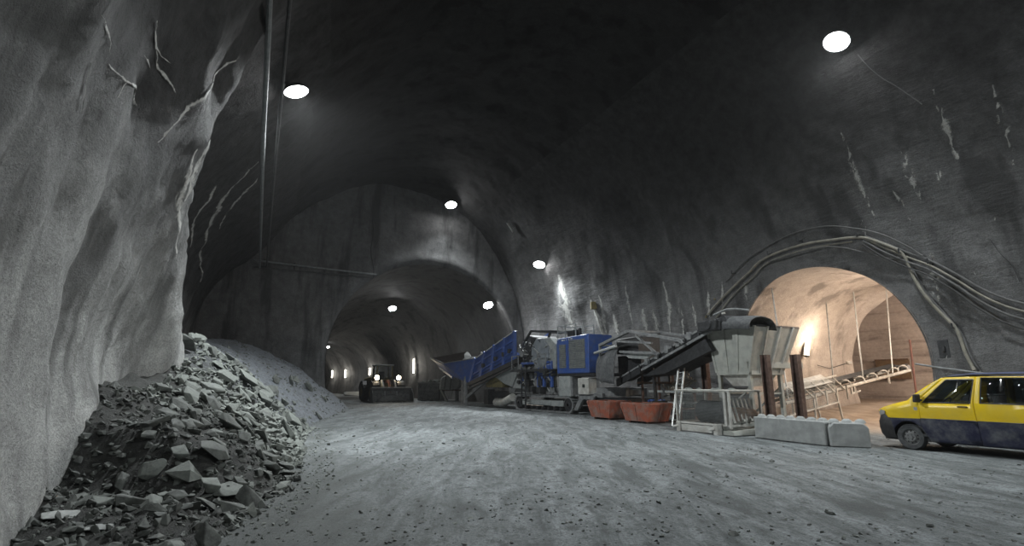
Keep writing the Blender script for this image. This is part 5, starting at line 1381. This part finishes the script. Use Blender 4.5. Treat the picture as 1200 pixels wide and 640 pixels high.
dx_ = Matrix.Rotation(DP.rz, 3, 'Z') @ V((1, 0, 0)); dy_ = Matrix.Rotation(DP.rz, 3, 'Z') @ V((0, 1, 0))
for k in range(6):
    pts = []
    for j in range(9):
        u = j / 8; pts.append(base + dx_ * (-1.0 + 2.2 * u) + dy_ * (.5 * sin(j * 1.1 + k * .6) * .5) + V((0, 0, .10 * k - .3 + .75 * u ** 1.2 + .08 * sin(j * 2 + k))))
    hs.tube(pts, .035, 7)
tag(hs.build('hose_tangle', 'hose', smooth=True), 'tangle of pale hoses draped over the rails under the black conveyor', 'hoses')
# fitting with a yellow light on the wall behind the engine
p, n = vault_hit(697, 358, .1); b = MB(); b.box(-.2, .2, -.15, .15, -.25, .25); o = b.build('junction_box', 'ochre', bevel=.03); o.location = p; tag(o, 'small yellowish box on the streaked wall above the engine housing', 'box')
tube_thing('conduit', [vault_hit(694, 352, .1)[0], vault_hit(702, 372, .1)[0], vault_hit(708, 396, .1)[0]], .05, 'white', 'pale conduit running down the streaked wall from the yellowish box', 'conduit')
tube_thing('conduit', [at_y(827, 372, 26), at_y(832, 360, 27), vault_hit(840, 350, .1)[0]], .04, 'ochre', 'yellowish conduit rising to the wall behind the conveyor head', 'conduit')

# ------------------------------------------------------------------ wheel loader
lp = at_z(456, 471.5); lo = thing('wheel_loader', lp, AZ + pi + .06, 'mud-caked wheel loader with lit headlights and lowered bucket in the tunnel mouth', 'wheel loader')
# local: +y is forward (towards the viewer); +x is its right... rotated by pi so forward = -A
LS = 1.12
def lpart(mb, name, mat, **k):
    mb.v = [p * LS for p in mb.v]; return mb.build(name, mat, lo, **k)
class _S: pass
def lwheel(c, out):
    o = wheel(lo, 'wheel', V(c) * LS, .82 * LS, .62 * LS, out, tyre='rubber', rim='ochre', lug=16, rimr=.55, axis=(1, 0, 0)); return o
for y in (-1.0, -4.3):
    lwheel((1.38, y, .82), 1); lwheel((-1.38, y, .82), -1)
b = MB(); b.box(-.62, .62, -1.7, -.4, .55, 1.35); b.box(-.5, .5, -3.0, -1.6, .6, 1.2); lpart(b, 'front_frame', 'ochre', bevel=.04)
b = MB(); b.hexa([(-.95, -5.7, .75), (.95, -5.7, .75), (.95, -3.1, .75), (-.95, -3.1, .75)], [(-.85, -5.5, 2.05), (.85, -5.5, 2.05), (.9, -3.1, 2.15), (-.9, -3.1, 2.15)]); lpart(b, 'engine_cover', 'ochre', bevel=.08)
for sx in (-1, 1):
    for y in (-1.0, -4.3):
        b = MB(); pts_ = [(sx * 1.05, y + .95 * cos(radians(a)), .82 + .98 * sin(radians(a))) for a in range(20, 165, 18)]; vs = [p for p in pts_] + [(p[0] - sx * .62 + sx * .62 * 2 * 0 + sx * .0, p[1], p[2]) for p in pts_]; vs = [(sx * .78, p[1], p[2]) for p in pts_] + [(sx * 1.40, p[1], p[2]) for p in pts_]; n = len(pts_)
        b.add(vs, [(i, i + 1, i + 1 + n, i + n) for i in range(n - 1)]); o = lpart(b, 'fender', 'dark'); o.modifiers.new('thickness', 'SOLIDIFY').thickness = .05
# cab
b = MB()
for sx in (-1, 1):
    b.bar((sx * .72, -1.72, 1.5), (sx * .66, -1.85, 3.1), .10); b.bar((sx * .72, -3.05, 1.5), (sx * .66, -3.0, 3.1), .12)
    b.bar((sx * .72, -1.72, 1.95), (sx * .72, -3.05, 1.95), .08)
b.bar((-.72, -1.72, 1.85), (.72, -1.72, 1.85), .10, .14); b.box(-.74, .74, -3.1, -1.7, 1.35, 1.55); b.box(-.72, .72, -3.1, -3.0, 1.5, 2.1); cab = lpart(b, 'cab', 'ochre')
b = MB(); b.box(-.82, .82, -3.2, -1.65, 3.08, 3.2); b.build('cab_roof', 'grey', cab, bevel=.03) if False else None
b.v = [p * LS for p in b.v]; b.build('cab_roof', 'grey', cab, bevel=.04)
b = MB(); b.quad((-.68, -1.73, 1.95), (.68, -1.73, 1.95), (.63, -1.85, 3.06), (-.63, -1.85, 3.06)); b.v = [p * LS for p in b.v]; b.build('windscreen', 'glass', cab)
for sx in (-1, 1):
    b = MB(); b.quad((sx * .71, -1.75, 1.95), (sx * .71, -3.0, 1.95), (sx * .66, -3.0, 3.06), (sx * .66, -1.88, 3.06)); b.v = [p * LS for p in b.v]; b.build('side_window', 'glass', cab)
b = MB(); b.box(-.25, .25, -2.75, -2.3, 1.55, 1.95); b.box(-.25, .25, -2.85, -2.7, 1.9, 2.6); b.v = [p * LS for p in b.v]; b.build('seat', 'trim', cab, bevel=.04)
b = MB(); b.tube([(.17 * cos(k * pi / 8), -2.08 + .06 * sin(k * pi / 8), 2.05 + .15 * sin(k * pi / 8)) for k in range(17)], .02, 6); b.v = [p * LS for p in b.v]; b.build('steering_wheel', 'plastic', cab)
# headlights on brackets over the front fenders
for sx in (-1, 1):
    b = MB(); b.bar((sx * .72, -.95, 1.5), (sx * .95, -.85, 2.0), .07); b.box(sx * .95 - .2, sx * .95 + .2, -.92, -.72, 1.86, 2.25); h_ = lpart(b, 'headlight', 'dark', bevel=.02)
    b = MB(); b.lathe([(.001, .04), (.13, .03), (.19, 0), (.19, -.05)], (sx * .95, -.71, 2.05), (0, 1, 0), 18); b.v = [p * LS for p in b.v]; b.build('lamp_lens', 'head', h_, smooth=True)
    Ld = bpy.data.lights.new('headlight_beam', 'SPOT'); Ld.energy = 110; Ld.spot_size = radians(70); Ld.spot_blend = .6; Ld.shadow_soft_size = .12; Ld.color = (1, .86, .66)
    ob = bpy.data.objects.new('headlight_beam', Ld); COL.objects.link(ob); ob.parent = h_; ob.location = V((sx * .95, -.62, 2.05)) * LS; ob.rotation_euler = V((0, 1, -.34)).to_track_quat('-Z', 'Y').to_euler()
# lift arms
for sx in (-1, 1):
    b = MB(); pr = [(-1.9, 1.75), (-1.9, 2.0), (-.6, 1.85), (.35, .95), (.45, .55), (.25, .45), (-.7, 1.45)]
    b.prism([(y, z) for y, z in pr], sx * .52 - .07, sx * .52 + .07, axis='x'); lpart(b, 'lift_arm', 'grey', bevel=.02)
    b = MB(); b.cyl((sx * .34, -1.5, 1.15), (sx * .34, -.2, 1.15), .09, 12); lpart(b, 'lift_cylinder', 'steel', smooth=True)
b = MB(); b.bar((0, -1.5, 1.75), (0, -.35, 1.72), .2, .28); b.bar((0, -.35, 1.75), (0, .25, .75), .16, .22); lpart(b, 'tilt_lever', 'orange', bevel=.02)
# bucket: curved shell, open to the front
b = MB(); bw = 1.68; sec = [(1.35, .03), (.75, .02), (.45, .10), (.28, .35), (.24, .7), (.32, 1.0), (.55, 1.22)]; sec2 = [(y - .06, z + .0) for y, z in sec]
vs = []
for y, z in sec: vs += [(-bw, y, z), (bw, y, z)]
fs = [(2 * i, 2 * i + 1, 2 * i + 3, 2 * i + 2) for i in range(len(sec) - 1)]; b.add(vs, fs)
for sx in (-bw, bw): b.add([(sx, y, z) for y, z in sec] + [(sx, 1.1, .75), (sx, 1.3, .2)], [tuple(range(len(sec) + 2))])
bk_ = lpart(b, 'bucket', 'steel'); bk_.modifiers.new('thickness', 'SOLIDIFY').thickness = .06
b = MB(); b.bar((-bw, 1.35, .04), (bw, 1.35, .04), .12, .05); b.bar((-bw, .55, 1.22), (bw, .55, 1.22), .07, .10); b.v = [p * LS for p in b.v]; b.build('cutting_edge', 'white', bk_)
for k in range(8):
    x = -bw + .1 + k * (2 * bw - .2) / 7; b = MB(); b.hexa([(x - .08, 1.3, .0), (x + .08, 1.3, .0), (x + .05, 1.58, .0), (x - .05, 1.58, .0)], [(x - .08, 1.3, .1), (x + .08, 1.3, .1), (x + .05, 1.58, .03), (x - .05, 1.58, .03)]); b.v = [p * LS for p in b.v]; b.build('tooth', 'white', bk_)
b = MB(); rg = random.Random(3); vs = []; nn_ = 14
for i in range(nn_ + 1):
    for j in range(6):
        u = i / nn_ * 2 - 1; v = j / 5; vs.append((u * 1.2, .38 + .8 * v, .08 + (.42 * (1 - v) + .03) * (1 - u * u) ** .5 + rg.uniform(0, .06)))
b.add(vs, [(i * 6 + j, i * 6 + j + 1, i * 6 + j + 7, i * 6 + j + 6) for i in range(nn_) for j in range(5)]); b.v = [p * LS for p in b.v]; o = b.build('load', 'rock_pale', bk_); o['kind'] = 'stuff'
b = MB(); b.cyl((.55, -3.6, 2.0), (.55, -3.6, 2.9), .07, 12); lpart(b, 'exhaust_stack', 'dark')
for sx in (-1, 1):
    b = MB(); b.bar((sx * .7, -1.75, 2.7), (sx * 1.05, -1.6, 2.65), .04); b.box(sx * 1.05 - .1, sx * 1.05 + .1, -1.62, -1.56, 2.45, 2.75); lpart(b, 'mirror', 'dark')
for sx in (-1, 1):
    b = MB(); b.bar((sx * .95, -1.9, .6), (sx * .95, -2.9, .6), .3, .06); b.bar((sx * .95, -1.9, 1.1), (sx * .95, -2.9, 1.1), .3, .06); b.bar((sx * 1.05, -1.85, 1.5), (sx * 1.05, -1.85, 2.4), .05); lpart(b, 'step', 'dark')

# ------------------------------------------------------------------ clutter by the tunnel mouth
def frame_at(px, py, Y, rz, name, label, cat):
    p = at_y(px, py, Y); return thing(name, (p.x, p.y, 0), rz, label, cat)
e = frame_at(514, 470, 52.5, radians(-2), 'storage_tank', 'grey rounded tank on a low dark stand, left of the blue feed hopper', 'tank'); e['label'] = 'grey rounded tank on a dark stand, between the loader and the blue feed hopper'
b = MB(); b.prism([(0, 1.15), (.15, 2.3), (.6, 2.55), (1.8, 2.45), (2.15, 1.9), (1.9, 1.25), (1.2, 1.1)], 0, 1.8); t_ = b.build('tank_shell', 'grey', e, bevel=.08)
b = MB(); b.bar((.55, -.04, 1.2), (.7, -.04, 2.55), .05); b.bar((1.1, -.04, 1.15), (1.25, -.04, 2.5), .05); b.build('strap', 'dark', t_)
for x, y in ((.2, .2), (1.7, .2), (.2, 1.6), (1.7, 1.6)):
    b = MB(); b.bar((x, y, 0), (x, y, 1.2), .16); b.build('leg', 'steel', e)
b = MB(); b.bar((.2, .1, 1.1), (.9, -.3, .0), .14, .2); b.build('ramp_plate', 'grey', e); b = MB(); b.box(.0, 2.0, .1, 1.7, 1.02, 1.14); b.build('stand_top', 'rust', e)
e = frame_at(489, 468, 53.5, -AZ * .2, 'steel_container', 'low dark steel container behind the loader bucket, against the tunnel wall', 'container')
b = MB(); b.box(0, 2.2, 0, 1.6, .05, 1.75); b.build('body', 'steel', e, bevel=.04); b = MB()
for k in range(4): b.box(.2 + k * .55, .28 + k * .55, -.06, 0, .1, 1.7)
b.build('rib', 'steel', e); b = MB(); b.box(-.05, 2.25, -.06, 1.66, 1.75, 1.85); b.build('lid', 'grey', e)
b = MB()
for k in range(3):
    me = small[k % 5]; s_ = .5 + .2 * (k % 3); b.add([V((.5 + .55 * k, .7 + .2 * (k % 2), 1.98)) + v.co * s_ for v in me.vertices], [tuple(p.vertices) for p in me.polygons])
o = b.build('rubble_on_lid', 'rock', e); o['kind'] = 'stuff'
put = [(496, 469, 54.5, .9, 'boulder lying beside the loader bucket in front of the dark container'), (505, 470, 53.5, .7, 'smaller boulder between the loader bucket and the grey tank'), (414, 457.5, 78, 3.2, 'pale covered heap standing on the tunnel floor far beyond the loader')]
for px, py, Y, sz, lab in put:
    p = at_y(px, py, Y); s, q_ = SQ(p); put_rock(s, q_, sz, 'rock' if sz < 2 else 'rock_pale', lab, None, on_floor=True, flat=.8)

# ------------------------------------------------------------------ light, haze, view
w = bpy.data.worlds.new('world'); scene.world = w; w.use_nodes = True
bg = w.node_tree.nodes['Background']; bg.inputs[0].default_value = (0, 0, 0, 1); bg.inputs[1].default_value = 0
HAZE = 0.0004
if HAZE:
    vs_ = w.node_tree.nodes.new('ShaderNodeVolumeScatter'); vs_.inputs['Density'].default_value = HAZE; vs_.inputs['Anisotropy'].default_value = .35
    w.node_tree.links.new(vs_.outputs[0], w.node_tree.nodes['World Output'].inputs['Volume'])
vsn = scene.view_settings; vsn.view_transform = 'Standard'; vsn.look = 'None'; vsn.gamma = 1; vsn.exposure = 0.12; vsn.use_curve_mapping = False
cy = scene.cycles
cy.use_denoising = True; cy.max_bounces = 6; cy.diffuse_bounces = 4; cy.volume_bounces = 0; cy.transparent_max_bounces = 12
cy.sample_clamp_indirect = 6
